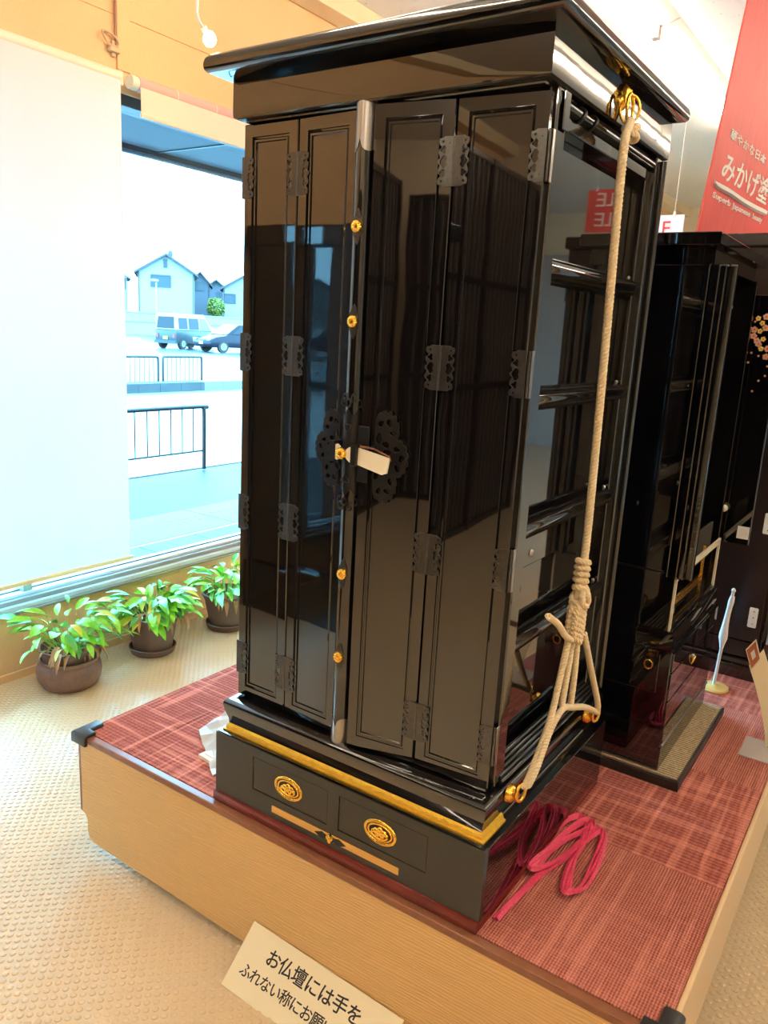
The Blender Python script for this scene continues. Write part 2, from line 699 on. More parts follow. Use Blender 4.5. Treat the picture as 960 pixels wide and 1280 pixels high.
def text_mesh(body, size, material, extrude=0.0006, align='LEFT', spacing=1.0, bold=0.0):
    """lettering in local XZ (x along the line, z up), facing -Y"""
    cu = bpy.data.curves.new('lettering', 'FONT')
    cu.body = body
    cu.size = size
    cu.align_x = align
    cu.extrude = extrude
    cu.space_character = spacing
    cu.resolution_u = 3
    cu.offset = size * bold
    ob = bpy.data.objects.new('lettering', cu)
    COL.objects.link(ob)
    dg = bpy.context.evaluated_depsgraph_get()
    me = bpy.data.meshes.new_from_object(ob.evaluated_get(dg))
    bpy.data.objects.remove(ob)
    bpy.data.curves.remove(cu)
    me.name = 'lettering'
    me.transform(Matrix.Rotation(PI / 2, 4, 'X'))
    me.materials.clear()
    me.materials.append(MATS[material])
    return me


def circle2(cx, cz, rx, rz=None, n=12, a0=0.0):
    rz = rx if rz is None else rz
    return [(cx + rx * math.cos(a0 + 2 * PI * k / n), cz + rz * math.sin(a0 + 2 * PI * k / n)) for k in range(n)]


# ================================================================== THE ROOM
K = 1.04
FZ = -0.06          # floor level


def KX(x):
    return CAM.x + (x - CAM.x) * K


def KY(y):
    return CAM.y + (y - CAM.y) * K


def KZ(z):
    return CAM.z + (z - CAM.z) * K


ZC = KZ(3.20)       # ceiling
XW = KX(-2.395)     # window wall, inner face
XO = XW - 0.155     # its outer face
YB = KY(9.45)       # back wall
PT = 0.317          # platform top
Y0W, Y1W = KY(-1.35), KY(6.6)   # window opening
ZS, ZH = KZ(0.29), KZ(2.42)
floor = structure(put('floor', B(XO, 5.6, -6.2, YB + 0.1, FZ - 0.06, FZ), 'coin_floor'))
floor['label'] = 'beige studded vinyl shop floor'
ceiling = structure(put('ceiling', B(XO, 5.6, -6.2, YB + 0.1, ZC, ZC + 0.1), 'acoustic_ceiling'))
wl = MB().box(XO, XW, -6.2, YB + 0.1, FZ, ZS).box(XO, XW, -6.2, YB + 0.1, ZH, ZC)
wl.box(XO, XW, -6.2, Y0W, ZS, ZH).box(XO, XW, Y1W, YB + 0.1, ZS, ZH)
wall_left = structure(put('wall_left', wl, 'plaster'))
put('plaster_strip', B(XW, XW + 0.012, KY(0.995), KY(1.06), KZ(2.50), KZ(3.10)), 'plaster', wall_left, bevel=0.002)
put('joint_rail', B(XW, XW + 0.006, -6.2, KY(0.995), KZ(2.70), KZ(2.705)), 'plaster', wall_left)
put('joint_rail', B(XW, XW + 0.006, KY(1.06), YB, KZ(2.70), KZ(2.705)), 'plaster', wall_left)
structure(put('baseboard_left', B(XW, XW + 0.012, -6.2, YB, FZ, FZ + 0.035), 'plaster'))
structure(put('wall_back', B(XO, 5.6, YB, YB + 0.1, FZ, ZC), 'wall_cream'))
structure(put('reflected_slab', B(1.6, 5.4, YB - 0.04, YB, FZ, 2.7), 'slab_grey'))  # unseen grey slab added on the back wall for the cabinet side to mirror
structure(put('wall_right', B(5.5, 5.6, -6.2, YB + 0.1, FZ, ZC), 'wall_grey'))
structure(put('wall_front', B(XO, 5.6, -6.2, -6.1, FZ, ZC), 'wall_cream'))
structure(put('trim_1', B(XW, KX(-2.26), -6.1, YB, KZ(3.10), ZC), 'beam_paint', bevel=0.004))

# window: stepped aluminium frame, panes
win = bpy.data.objects.new('window_1', None)
COL.objects.link(win)
win.location = (XW, 1.0, ZS)
structure(win)
for (nm, d, z0, z1, m_) in (('sill', 0.013, 0.285, 0.297, 'sill_grey'), ('sill_step', 0.0, 0.297, 0.318, 'sill_light'), ('sill_step', -0.020, 0.318, 0.338, 'sill_grey'), ('bottom_rail', -0.045, 0.338, 0.352, 'sill_light')):
    put(nm, B(XW - 0.135, XW + d, Y0W, Y1W, KZ(z0), KZ(z1)), m_, win, bevel=0.003)
GX = XW - 0.095
ZG0, ZG1 = KZ(0.352), KZ(2.375)
put('glazing_seal', B(GX - 0.006, GX + 0.010, Y0W, Y1W, ZG0, ZG0 + 0.006), 'frame_dark', win)
put('top_rail', B(XW - 0.135, XW - 0.015, Y0W, Y1W, ZG1, ZH), 'frame_dark', win, bevel=0.003)
for y in (Y0W + 0.02, Y1W - 0.02):
    put('jamb', B(XW - 0.135, XW - 0.015, y - 0.02, y + 0.02, ZG0, ZG1), 'aluminium', win, bevel=0.003)
for a, b_ in ((Y0W, 0.6), (0.6, 4.1), (4.1, Y1W)):
    put('pane', B(GX - 0.003, GX + 0.003, a + 0.001, b_ - 0.001, ZG0, ZG1), 'window_glass', win)
for y in (0.6, 4.1):
    put('mullion', B(XW - 0.125, XW - 0.055, y - 0.022, y + 0.022, ZG0, ZG1), 'aluminium', win, bevel=0.003)

# studs of the coin floor: staggered lattice, largest 300 as pieces
stud_prof = [(0.0077, 0.0), (0.0073, 0.0012), (0.0060, 0.0017)]
stud_me = MB().lathe(stud_prof, n=10).mesh('floor_stud', 'coin_floor', smooth=40)


def pix(p):
    d = Vector(p) - CAM
    z = d.dot(FW)
    return 480 + F_PX * d.dot(RT) / z, 640 - F_PX * d.dot(UP) / z, z


cand = []
P = 0.0305
for i in range(-92, 50):
    for j in range(-40, 110):
        for h in (0, 0.5):
            x, y = (i + h) * P, (j + h) * P
            if x < XW + 0.02 or x > 1.2 or y < -1.0:
                continue
            if -1.2 < x < 0.36 and y > 0.06:
                continue
            u, w_, z = pix((x, y, FZ))
            if z < 0.4 or z > 4.4 or not (-30 < u < 990 and 700 < w_ < 1300):
                continue
            vis = 0 < u < 960 and w_ < 1280 and (u < 300 or u > 860 or w_ > 1130 + 0.6 * (u - 300)) and not (285 < u < 520 and w_ > 1145)
            cand.append((0 if vis else 1, z, x, y))
cand.sort()
for (_, z, x, y) in cand[:300]:
    put_mesh('floor_stud', stud_me, floor, Matrix.Translation((x, y, FZ)))
mb = MB()
for (_, z, x, y) in cand[300:]:
    mb.lathe(stud_prof, (x, y, FZ), n=8)
sf = put('stud_field', mb, 'coin_floor', floor, smooth=40)
sf['kind'] = 'stuff'


# ================================================================== blinds on the window
def roller_blind(label, y0, y1, zt, r, zb, tube_mat, cloth_mat, hem_mat, splits):
    x = KX(-2.335)
    y0, y1, zt, r, zb = KY(y0), KY(y1), KZ(zt), r * K, KZ(zb)
    splits = [KY(q) for q in splits]
    t = thing('roller_blind', label, 'blind', (x, (y0 + y1) / 2, zb))
    put('roller_tube', MB().tube([(x, y0, zt), (x, y1, zt)], r, 16), tube_mat, t, smooth=40)
    for s in splits:
        put('tube_seam', MB().tube([(x, s, zt), (x, s + 0.004, zt)], r + 0.0008, 16), hem_mat, t)
    g = MB()
    ny, nz = 40, 20
    vs, fs = [], []
    for j in range(nz + 1):
        for i in range(ny + 1):
            y = y0 + 0.004 + (y1 - y0 - 0.008) * i / ny
            z = zb + (zt - r * 0.3 - zb) * j / nz
            vs.append((x + r * 0.85 + 0.002 * math.sin(i * 0.7) * (1 - j / nz), y, z))
    for j in range(nz):
        for i in range(ny):
            a = j * (ny + 1) + i
            fs.append((a, a + 1, a + ny + 2, a + ny + 1))
    g.add(vs, fs)
    put('shade_cloth', g, cloth_mat, t, smooth=60)
    put('hem_bar', B(x + r * 0.85 - 0.006, x + r * 0.85 + 0.008, y0, y1 + 0.012, zb - 0.014, zb + 0.004), hem_mat, t, bevel=0.003)
    put('bracket', B(XW, x + 0.012, y1 - 0.002, y1 + 0.02, zt - 0.028, zt + 0.028), 'cream_trim', t, bevel=0.004)
    put('end_cap', MB().tube([(x, y0 - 0.035, zt), (x, y0 + 0.002, zt)], r * 0.92, 16), 'cream_trim', t, smooth=50)
    return t


roller_blind('white roller shade pulled almost to the sill of the shop window', -1.3, 0.955, 2.452, 0.026, 0.445, 'cream_trim', 'blind_fabric', 'card_cream', [])
roller_blind('rolled up pinkish roller shade with a short cream flap', 1.045, 3.3, 2.452, 0.030, 2.335, 'blind_pink', 'blind_cream', 'blind_cream', [1.245, 1.47])

# cord and cleat at the wall strip
t = thing('blind_cord', 'thin dark blind cord tied to a small cleat above the white shade', 'cord', (XW, KY(0.985), KZ(2.55)))
put('cord', MB().tube([(XW + 0.012, KY(0.985), KZ(3.1)), (XW + 0.012, KY(0.987), KZ(2.8)), (XW + 0.014, KY(0.985), KZ(2.585))], 0.005, 6), 'brown_edge', t)
lp = [(XW + 0.02 + 0.004 * math.sin(k), KY(0.955) + 0.04 * math.cos(2 * PI * k / 14), KZ(2.60) + 0.022 * math.sin(2 * PI * k / 14) + 0.012 * math.cos(2 * PI * k / 14 + PI)) for k in range(14)]
put('cord_loop', MB().tube(lp, 0.005, 6, closed=True), 'cleat', t)
put('cleat', MB().box(XW, XW + 0.028, KY(0.95), KY(1.0), KZ(2.555), KZ(2.572)).box(XW, XW + 0.014, KY(0.967), KY(0.985), KZ(2.54), KZ(2.60)), 'cleat', t, bevel=0.003)

# bare bulb on a wire
pb = bp(262, 49, 'x', -2.1)
pc = bp(247, 20, 'x', -2.1)
t = thing('hanging_bulb', 'small glowing bare bulb on a bent white wire', 'light bulb', (pb.x, pb.y, pb.z))
put('wire', MB().tube(smooth_path([(pc.x, pc.y, ZC), (pc.x, pc.y, pc.z + 0.1), pc, pc.lerp(pb, 0.72) + Vector((0, 0, 0.004))], 6), 0.006, 8), 'white_plastic', t, smooth=60)
put('bulb_holder', MB().tube([pc.lerp(pb, 0.45), pc.lerp(pb, 0.78)], 0.013, 10), 'white_plastic', t, smooth=50)
put('glass_bulb', MB().lathe([(0.001, -0.028), (0.014, -0.025), (0.024, -0.013), (0.027, 0), (0.023, 0.014), (0.012, 0.028)], pb, 16), 'bulb', t, smooth=60)


# fluorescent battens
def batten(x, y0, y1, label, off=''):
    t = thing('ceiling_light' + off, label, 'light fixture', (x, (y0 + y1) / 2, ZC), group='fluorescent battens under the ceiling')
    put('housing', MB().prism([(x - 0.045, ZC), (x - 0.030, ZC - 0.030), (x + 0.055, ZC - 0.030), (x + 0.13, ZC)], y0, y1, 'y'), 'fixture', t)
    for y in (y0 + 0.012, y1 - 0.012):
        put('lamp_socket', B(x - 0.022, x + 0.022, y - 0.012, y + 0.012, ZC - 0.095, ZC - 0.028), 'fixture', t, bevel=0.005)
    put('fluorescent_tube' + off, MB().tube([(x, y0 + 0.024, ZC - 0.065), (x, y1 - 0.024, ZC - 0.065)], 0.019, 12), 'tube', t, smooth=60)


# the row seen above the cabinet runs on over the camera; a second row is mirrored in the lacquered frieze
LB = 'bare fluorescent tube batten under the speckled ceiling'
TX_ = bp(820, 42, 'z', ZC - 0.065)
GAP = TX_.y
for k in range(-4, 1):
    batten(TX_.x, GAP + 2.4 * k + 0.01, GAP + 2.4 * (k + 1) - 0.01, {-1: 'bare fluorescent batten passing above the cornice of the large altar cabinet', 0: 'bare fluorescent batten running on behind the red banner'}.get(k, LB), '' if k >= -1 else '_offscreen')
for k in range(-4, 2):
    batten(1.7, GAP + 2.4 * k + 0.01, GAP + 2.4 * (k + 1) - 0.01, LB, '_offscreen')


# ================================================================== DISPLAY PLATFORM
PA = 0.0
plat = thing('display_platform', 'long low beige platform with red carpet tiles under the black cabinets', 'platform', (0, 0, FZ), PA)
PX0, PX1, PY0, PY1 = -1.316, 0.392, -0.024, 4.6


def plocal(name, mb, m, bevel=0.0, smooth=None, parent=None):
    return put(name, mb, m, parent or plat, smooth, bevel)


fp = [(PX0 + 0.012, 0.300), (PX0 + 0.012, 0.062), (PX0 + 0.026, 0.058), (PX0 + 0.034, 0.045), (PX0 + 0.035, 0.005), (PX0 + 0.044, -0.016), (PX0 + 0.06, -0.024), (-0.7, -0.034), (PX1 - 0.01, -0.036), (PX1 - 0.01, 0.300)]
plocal('front_panel', MB().prism(fp, PY0 + 0.004, PY0 + 0.022, 'y'), 'platform_face')
plocal('end_strip', B(PX0, PX0 + 0.012, PY0 + 0.006, PY0 + 0.03, 0.062, 0.30), 'brown_edge')
plocal('side_panel', B(PX1 - 0.012, PX1, PY0 + 0.004, PY1, 0.10, 0.313), 'panel_beige', bevel=0.004)
plocal('side_panel', B(PX0, PX0 + 0.012, PY0 + 0.03, PY1, 0.06, 0.300), 'panel_beige')
plocal('deck', B(PX0 + 0.012, PX1 - 0.012, PY0 + 0.022, PY1, 0.24, 0.302), 'panel_beige')
plocal('back_panel', B(PX0, PX1, PY1, PY1 + 0.012, 0.0, 0.302), 'panel_beige')
plocal('edge_strip', B(PX0, PX1 - 0.012, PY0, PY0 + 0.025, 0.298, PT - 0.0005), 'brown_edge', bevel=0.004)
for x_ in (PX0 + 0.12, -0.45, PX1 - 0.20):
    for y_ in (0.12, 1.6, 3.1, 4.4):
        plocal('leg', B(x_, x_ + 0.06, y_, y_ + 0.06, FZ, 0.24), 'rubber')
xs = [PX0 + 0.002, -1.116, -0.616, -0.116, PX1 - 0.012]
ys = [PY0 + 0.025, 0.47, 0.97, 1.47, 1.97, 2.47, 2.97, 3.47, 3.97, PY1]
for i in range(4):
    for j in range(9):
        m_ = 'carpet_rib' if (i + j) % 2 == 1 else 'carpet_cross'
        if i < 2 and j < 3:
            m_ = 'carpet_plaid'
        plocal('carpet_tile', B(xs[i] + 0.0006, xs[i + 1] - 0.0006, ys[j] + 0.0006, ys[j + 1] - 0.0006, 0.302, PT - 0.0003 * ((i + j) % 2)), m_)


def corner_guard(sx, sy):
    """L-shaped foam guard hugging a platform corner"""
    mb = MB()
    L, Lx, w, h, th = 0.074, 0.054, 0.030, 0.036, 0.011
    prof = [(-th, -h + th), (-th, 0.004), (-th + 0.004, th - 0.003), (0.0, th), (w - 0.004, th), (w, th - 0.006), (w, 0.0), (0.0, 0.0), (0.0, -h + th)]
    a = [(p, q) for p, q in prof]
    n = len(a)
    vs = []
    # arm along +x, mitre, arm along +y
    for (p, q) in a:
        vs.append((Lx, p, q))
    for (p, q) in a:
        vs.append((p, p, q))
    for (p, q) in a:
        vs.append((p, L, q))
    fs = []
    for s in range(2):
        for k in range(n):
            l = (k + 1) % n
            fs.append((s * n + k, s * n + l, (s + 1) * n + l, (s + 1) * n + k))
    fs.append(tuple(range(n)))
    fs.append(tuple(range(3 * n - 1, 2 * n - 1, -1)))
    mb.add(vs, fs)
    M = Matrix.Translation((PX0 if sx > 0 else PX1, PY0, PT + 0.001)) @ Matrix.Diagonal((sx, sy, 1, 1))
    mb.xform(M)
    g = plocal('corner_guard', mb, 'rubber', bevel=0.0025, smooth=50)
    g['label'] = 'black rubber corner guard'


corner_guard(1, 1)
corner_guard(-1, 1)
# notice card leaning on the front panel
TL, TR_, BL_ = bp(318, 1151, 'y', PY0 - 0.001), bp(505, 1275, 'y', PY0 - 0.001), bp(285.5, 1237, 'z', FZ + 0.004)
ex = (TR_ - TL).normalized()
ez = (TL - BL_)
ez = (ez - ex * ez.dot(ex)).normalized()
ey = ez.cross(ex)
W_, H_ = (TR_ - TL).length, (TL - BL_).dot(ez)
MC = Matrix(((ex.x, ey.x, ez.x, TL.x), (ex.y, ey.y, ez.y, TL.y), (ex.z, ey.z, ez.z, TL.z), (0, 0, 0, 1)))
card = thing('notice_card', 'cream notice card with handwritten lettering leaning on the platform front', 'sign', (0, 0, 0))
card.matrix_world = MC
put('board', B(0, W_, 0.0, 0.003, -H_, 0), 'card_cream', card, bevel=0.0008, local=True)
me = text_mesh('お仏壇には手を', 0.0415, 'ink', 0.0003, spacing=0.96, bold=0.012)
put_mesh('lettering', me, card, Matrix.Translation((0.215 * W_ - 0.02, -0.0003, -0.305 * H_ - 0.015)))
me = text_mesh('ふれない称にお願い', 0.0335, 'ink', 0.0003, spacing=0.90, bold=0.010)
put_mesh('lettering', me, card, Matrix.Translation((0.096 * W_ - 0.016, -0.0003, -0.65 * H_ - 0.012)))


# ================================================================== LARGE ALTAR CABINET
cab = thing('altar_cabinet', 'large black lacquered altar cabinet with gold moulding and rope on its side', 'cabinet', (-0.38, 0.35, PT))
CX0, CX1, CYF, CYB = -0.761, 0.0, 0.0, 0.711      # base box
ZB0, ZB1 = 0.345, 0.510


def cp(name, mb, m, bevel=0.0, smooth=None, parent=None):
    return put(name, mb, m, parent or cab, smooth, bevel)


# mahogany skid under the base
cp('skid_board', B(CX0 - 0.006, CX1 + 0.0, CYF - 0.007, CYB, PT, ZB0), 'mahogany', bevel=0.006, smooth=40)
# base carcass: sides/back box set behind a pierced front board
cp('base_body', B(CX0, CX1, CYF + 0.016, CYB, ZB0, ZB1), 'lacquer_flat', bevel=0.002)
DR = [(-0.634, -0.400, 0.398, 0.486), (-0.368, -0.132, 0.398, 0.486)]
outer = [(CX0, ZB0), (CX1, ZB0), (CX1, ZB1), (CX0, ZB1)]
me = plate_mesh('base_front', [outer] + [[(a, c), (b_, c), (b_, d), (a, d)] for a, b_, c, d in DR], 0.016, 'satin_black', 0.0)
me.transform(Matrix.Translation(Vector((0, CYF + 0.016, 0)) - world_off(cab)))
put_mesh('base_front', me, cab)


def oval(a, b_, n=28):
    return [(a * math.cos(2 * PI * k / n), b_ * math.sin(2 * PI * k / n)) for k in range(n)]


def drawer_pull(parent, x, z):
    y = CYF + 0.0015
    r = []
    mb = MB().tube([(x + p * 0.040, y, z + q * 0.026) for p, q in oval(1, 1)], 0.0042, 8, closed=True)
    mb.tube([(x + p * 0.031, y - 0.001, z + q * 0.0185) for p, q in oval(1, 1)], 0.0026, 8, closed=True)
    o = put('pull_ring', mb, 'gold', parent, smooth=60)
    vs = [(x + p * 0.032, y - 0.0012, z + q * 0.019) for p, q in oval(1, 1)]
    put('pull_cup', MB().prism([(x + p * 0.036, z + q * 0.022) for p, q in oval(1, 1)], y + 0.001, y - 0.0016, 'y'), 'iron_black', parent)
    # embossed crest
    mb = MB()
    for (dx, dz, rr) in ((0, 0, 0.011), (-0.011, 0.001, 0.008), (0.011, 0.001, 0.008), (-0.006, -0.006, 0.007), (0.006, -0.006, 0.007), (0, 0.007, 0.007), (-0.018, -0.001, 0.005), (0.018, -0.001, 0.005)):
        mb.lathe([(rr, 0.0), (rr * 0.9, -0.0025), (rr * 0.55, -0.004), (rr * 0.05, -0.0045)], (x + dx, y - 0.0015, z + dz), 10, 'y')
    mb.tube([(x + 0.022 * math.cos(t), y - 0.004, z - 0.002 + 0.012 * math.sin(t)) for t in [PI + PI * k / 12 for k in range(13)]], 0.0022, 6)
    put('pull_crest', mb, 'gold', parent, smooth=50)


for i, (a, b_, c, d) in enumerate(DR):
    g = 0.0016
    dr = cp('drawer', B(a + g, b_ - g, CYF + 0.0012, CYF + 0.02, c + g, d - g), 'satin_black', bevel=0.0008)
    drawer_pull(dr, (-0.519, -0.253)[i], 0.443)
# name bar with clasp
cp('name_bar', B(-0.568, -0.199, CYF - 0.002, CYF + 0.002, 0.362, 0.379), 'name_bar', bevel=0.0005)
cl = cp('clasp_plate', MB().prism([(-0.432, 0.3695), (-0.412, 0.378), (-0.398, 0.374), (-0.387, 0.381), (-0.376, 0.374), (-0.362, 0.378), (-0.342, 0.3695), (-0.362, 0.361), (-0.376, 0.365), (-0.387, 0.357), (-0.398, 0.365), (-0.412, 0.361)], CYF - 0.004, CYF - 0.001, 'y'), 'iron_black')
mb = MB()
for dx, dz in ((-0.005, 0.003), (0.005, 0.003), (0, -0.005), (0, 0.001)):
    mb.lathe([(0.006, 0), (0.005, -0.003), (0.001, -0.0045)], (-0.387 + dx, CYF - 0.004, 0.369 + dz), 10, 'y')
put('clasp_crest', mb, 'gold', cl, smooth=50)

# gold cove on the front, black reeded mouldings on the side
cp('base_cap', MB().sweep_rect([(-0.004, 0.509), (-0.002, 0.513), (-0.010, 0.5145)], CX0, CX1, CYF, CYB), 'lacquer_flat', smooth=40)
gp = [(-0.012, 0.5145), (-0.0115, 0.5185), (-0.0165, 0.520), (-0.017, 0.522), (-0.019, 0.527), (-0.0225, 0.531), (-0.026, 0.533)]


def gold_run(x0, x1, y0, y_end):
    vs, fs = [], []
    for (o, z) in gp:
        vs += [(x0 - o, y0 + 0.10, z), (x0 - o, y0 - o, z), (x1 + o, y0 - o, z), (x1 + o, y_end, z)]
    n = len(gp)
    for i in range(n - 1):
        for k in range(3):
            fs.append((i * 4 + k, i * 4 + k + 1, (i + 1) * 4 + k + 1, (i + 1) * 4 + k))
    for k in (0, 3):
        vs += [(x0 + 0.05 if k == 0 else x1 - 0.05, y0 + 0.10 if k == 0 else y_end, 0.53)]
    fs.append(tuple(i * 4 for i in range(n)) + (n * 4,))
    fs.append(tuple(i * 4 + 3 for i in range(n)) + (n * 4 + 1,))
    return MB().add(vs, fs)


cp('gold_moulding', gold_run(CX0, CX1, CYF, 0.115), 'gold_leaf', smooth=25)
sp_ = [(-0.014, 0.5145), (-0.0135, 0.518), (-0.018, 0.5195), (-0.018, 0.523), (-0.020, 0.524), (-0.0215, 0.528), (-0.025, 0.529), (-0.025, 0.532), (-0.028, 0.534)]
cp('reeded_moulding', MB().sweep_rect(sp_, CX0, CX1, CYF + 0.002, CYB), 'lacquer_flat', smooth=20)
lp_ = [(-0.034, 0.531), (-0.0225, 0.5325), (-0.0215, 0.545), (-0.018, 0.556), (-0.0145, 0.566), (-0.013, 0.576), (-0.0115, 0.583), (-0.0125, 0.590), (-0.016, 0.595), (-0.022, 0.5975), (-0.035, 0.598)]
cp('ledge_moulding', MB().sweep_rect(lp_, CX0, CX1, CYF, CYB), 'lacquer', smooth=50)
cp('inner_step', MB().sweep_rect([(-0.040, 0.598), (-0.038, 0.602), (-0.042, 0.606), (-0.052, 0.607)], CX0, CX1, CYF + 0.02, CYB), 'lacquer_flat', smooth=30)

# carcass
BX0, BX1, BYF, BYB = -0.739, -0.028, 0.075, 0.70
ZD0, ZD1 = 0.602, 1.930
cp('left_side', B(BX0, BX0 + 0.02, BYF, BYB, 0.606, ZD1 + 0.006), 'lacquer', bevel=0.002)
cp('back_board', B(BX0 + 0.02, BX1 - 0.02, BYB - 0.02, BYB, 0.606, ZD1 + 0.006), 'lacquer_flat')
cp('front_stile', B(-0.062, BX1, BYF, 0.118, 0.606, ZD1 + 0.006), 'lacquer', bevel=0.003)
cp('front_stile_cap', B(-0.026, -0.0225, 0.092, 0.118, 1.868, 1.932), 'lacquer_flat', bevel=0.002)
cp('rear_stile', B(-0.062, BX1, 0.655, BYB, 0.606, ZD1 + 0.006), 'lacquer', bevel=0.003)
cp('rear_bead', MB().tube([(-0.024, 0.694, 0.61), (-0.024, 0.694, 1.93)], 0.0075, 10), 'lacquer_flat', smooth=60)
cp('side_panel', B(-0.086, -0.072, 0.118, 0.655, 0.606, 1.93), 'lacquer')
cp('inner_fillet', B(-0.072, -0.042, 0.632, 0.655, 0.62, 1.90), 'lacquer_flat', bevel=0.002)
cp('top_fillet', B(-0.072, -0.040, 0.118, 0.655, 1.880, 1.905), 'lacquer_flat', bevel=0.003)
cp('top_round_bar', MB().tube([(-0.040, 0.112, 1.917), (-0.040, 0.690, 1.917)], 0.011, 14), 'lacquer_flat', smooth=60)
for y in (0.20, 0.26):
    cp('bar_clip', MB().tube([(-0.040 + 0.013 * math.cos(a), y + 0.004 * math.sin(2 * a), 1.917 + 0.013 * math.sin(a)) for a in [2 * PI * k / 14 for k in range(14)]], 0.0028, 6, closed=True), 'iron_black', smooth=60)


def side_bar(z):
    y0, y1, r = 0.112, 0.650, 0.021
    pr = [(y0, r), (y1 - 0.030, r), (y1 - 0.016, r * 0.93), (y1 - 0.006, r * 0.70), (y1, r * 0.15)]
    b0 = cp('side_bar', MB().tube([(-0.051, y, z) for y, _ in pr], [q for _, q in pr], 20), 'lacquer_flat', smooth=50)
    put('bar_stud', MB().lathe([(0.004, 0), (0.004, 0.004), (0.001, 0.007)], (-0.051, y1 - 0.03, z + r), 8), 'grey_metal', b0)


for z in (1.642, 1.400, 1.142, 0.900):
    side_bar(z)
for (u, v_) in ((669, 692), (762, 648)):
    p = bp(u, v_, 'x', -0.055)
    cp('screw', MB().lathe([(0.008, 0), (0.007, 0.003), (0.002, 0.005)], (-0.064, p.y, p.z), 12, 'x'), 'grey_metal', smooth=50)
# raised mid rail behind the rope knot
cp('mid_rail', B(-0.072, -0.064, 0.118, 0.632, 1.045, 1.120), 'lacquer', bevel=0.002)
# reeded steps at the foot of the side
mb = MB()
for k in range(5):
    mb.tube([(-0.052 + 0.007 * k, 0.118 - 0.006 * k, 0.640 - 0.007 * k), (-0.052 + 0.007 * k, 0.690, 0.640 - 0.007 * k)], 0.0055, 10)
cp('reeded_foot', mb, 'lacquer_flat', smooth=60)

# frieze and cornice
FX0, FX1, FYF, FYB_ = -0.741, -0.020, 0.020, 0.710
cp('frieze_neck', MB().sweep_rect([(-0.020, 1.930), (-0.018, 1.9325), (-0.006, 1.934), (-0.006, 1.9365)], FX0, FX1, FYF, FYB_), 'lacquer_flat')
cp('frieze', MB().sweep_rect([(-0.004, 1.9350), (0.0, 1.9375), (0.0005, 1.95), (0.0, 2.014)], FX0, FX1, FYF, FYB_), 'lacquer', bevel=0.0, smooth=20)
cpf = [(-0.02, 2.013), (0.022, 2.0135), (0.030, 2.016), (0.0345, 2.021), (0.0360, 2.028), (0.0355, 2.035), (0.033, 2.043), (0.027, 2.050), (0.018, 2.054), (-0.10, 2.058)]
cp('cornice', MB().sweep_rect(cpf, FX0, FX1, FYF - 0.016, FYB_ - 0.03), 'lacquer', smooth=40)

# ---- folding doors
def door_leaf(pa, pb, z0=ZD0, z1=ZD1, sw=0.029, rw=0.032, th=0.02, material='lacquer'):
    """leaf whose outer face runs from pa to pb (plan points); local x along the leaf, y into the cabinet"""
    pa, pb = Vector((*pa, 0)), Vector((*pb, 0))
    ex_ = (pb - pa)
    W = ex_.length - 0.0024
    ang = math.atan2(ex_.y, ex_.x)
    M = Matrix.Translation(pa + ex_.normalized() * 0.0012) @ Matrix.Rotation(ang, 4, 'Z')
    H0, H1 = z0, z1
    loops = [(0.0, 0.0, 0.0), (0.0025, 0.0025, -0.0025)]
    steps = [(0, 0.002), (0.002, 0.0), (sw - 0.005, 0.0), (sw - 0.004, 0.0028), (sw - 0.001, 0.0034), (sw + 0.001, 0.0012), (sw + 0.0045, 0.0012), (sw + 0.006, 0.0045)]
    k_ = rw / sw
    vs, fs = [], []
    rings = [(0.0, th)] + steps
    for (i_, d) in rings:
        s_ = i_
        r_ = i_ * k_ if i_ > 0.004 else i_
        vs += [(s_, d, H0 + r_), (W - s_, d, H0 + r_), (W - s_, d, H1 - r_), (s_, d, H1 - r_)]
    for i in range(len(rings) - 1):
        for k in range(4):
            l = (k + 1) % 4
            fs.append((i * 4 + k, i * 4 + l, (i + 1) * 4 + l, (i + 1) * 4 + k))
    fs.append((0, 3, 2, 1))
    mb = MB().add(vs, fs)
    mb.xform(M)
    lf = cp('door_leaf', mb, material, smooth=30)
    i_, d = steps[-1]
    r_ = i_ * k_
    pm = MB().add([(i_, d, H0 + r_), (W - i_, d, H0 + r_), (W - i_, d, H1 - r_), (i_, d, H1 - r_), (i_, d + 0.004, H0 + r_), (W - i_, d + 0.004, H0 + r_), (W - i_, d + 0.004, H1 - r_), (i_, d + 0.004, H1 - r_)],
                  [(0, 1, 2, 3), (7, 6, 5, 4), (0, 4, 5, 1), (1, 5, 6, 2), (2, 6, 7, 3), (3, 7, 4, 0)]).xform(M)
    put('door_panel', pm, 'lacquer', lf)
    return lf, M, W


L1 = door_leaf((-0.7390, 0.0510), (-0.5830, 0.0495))
L2 = door_leaf((-0.5825, 0.0495), (-0.4240, 0.0450))
L3 = door_leaf((-0.3770, 0.0270), (-0.2125, 0.0525))
L4 = door_leaf((-0.2115, 0.0520), (-0.0350, 0.0610))

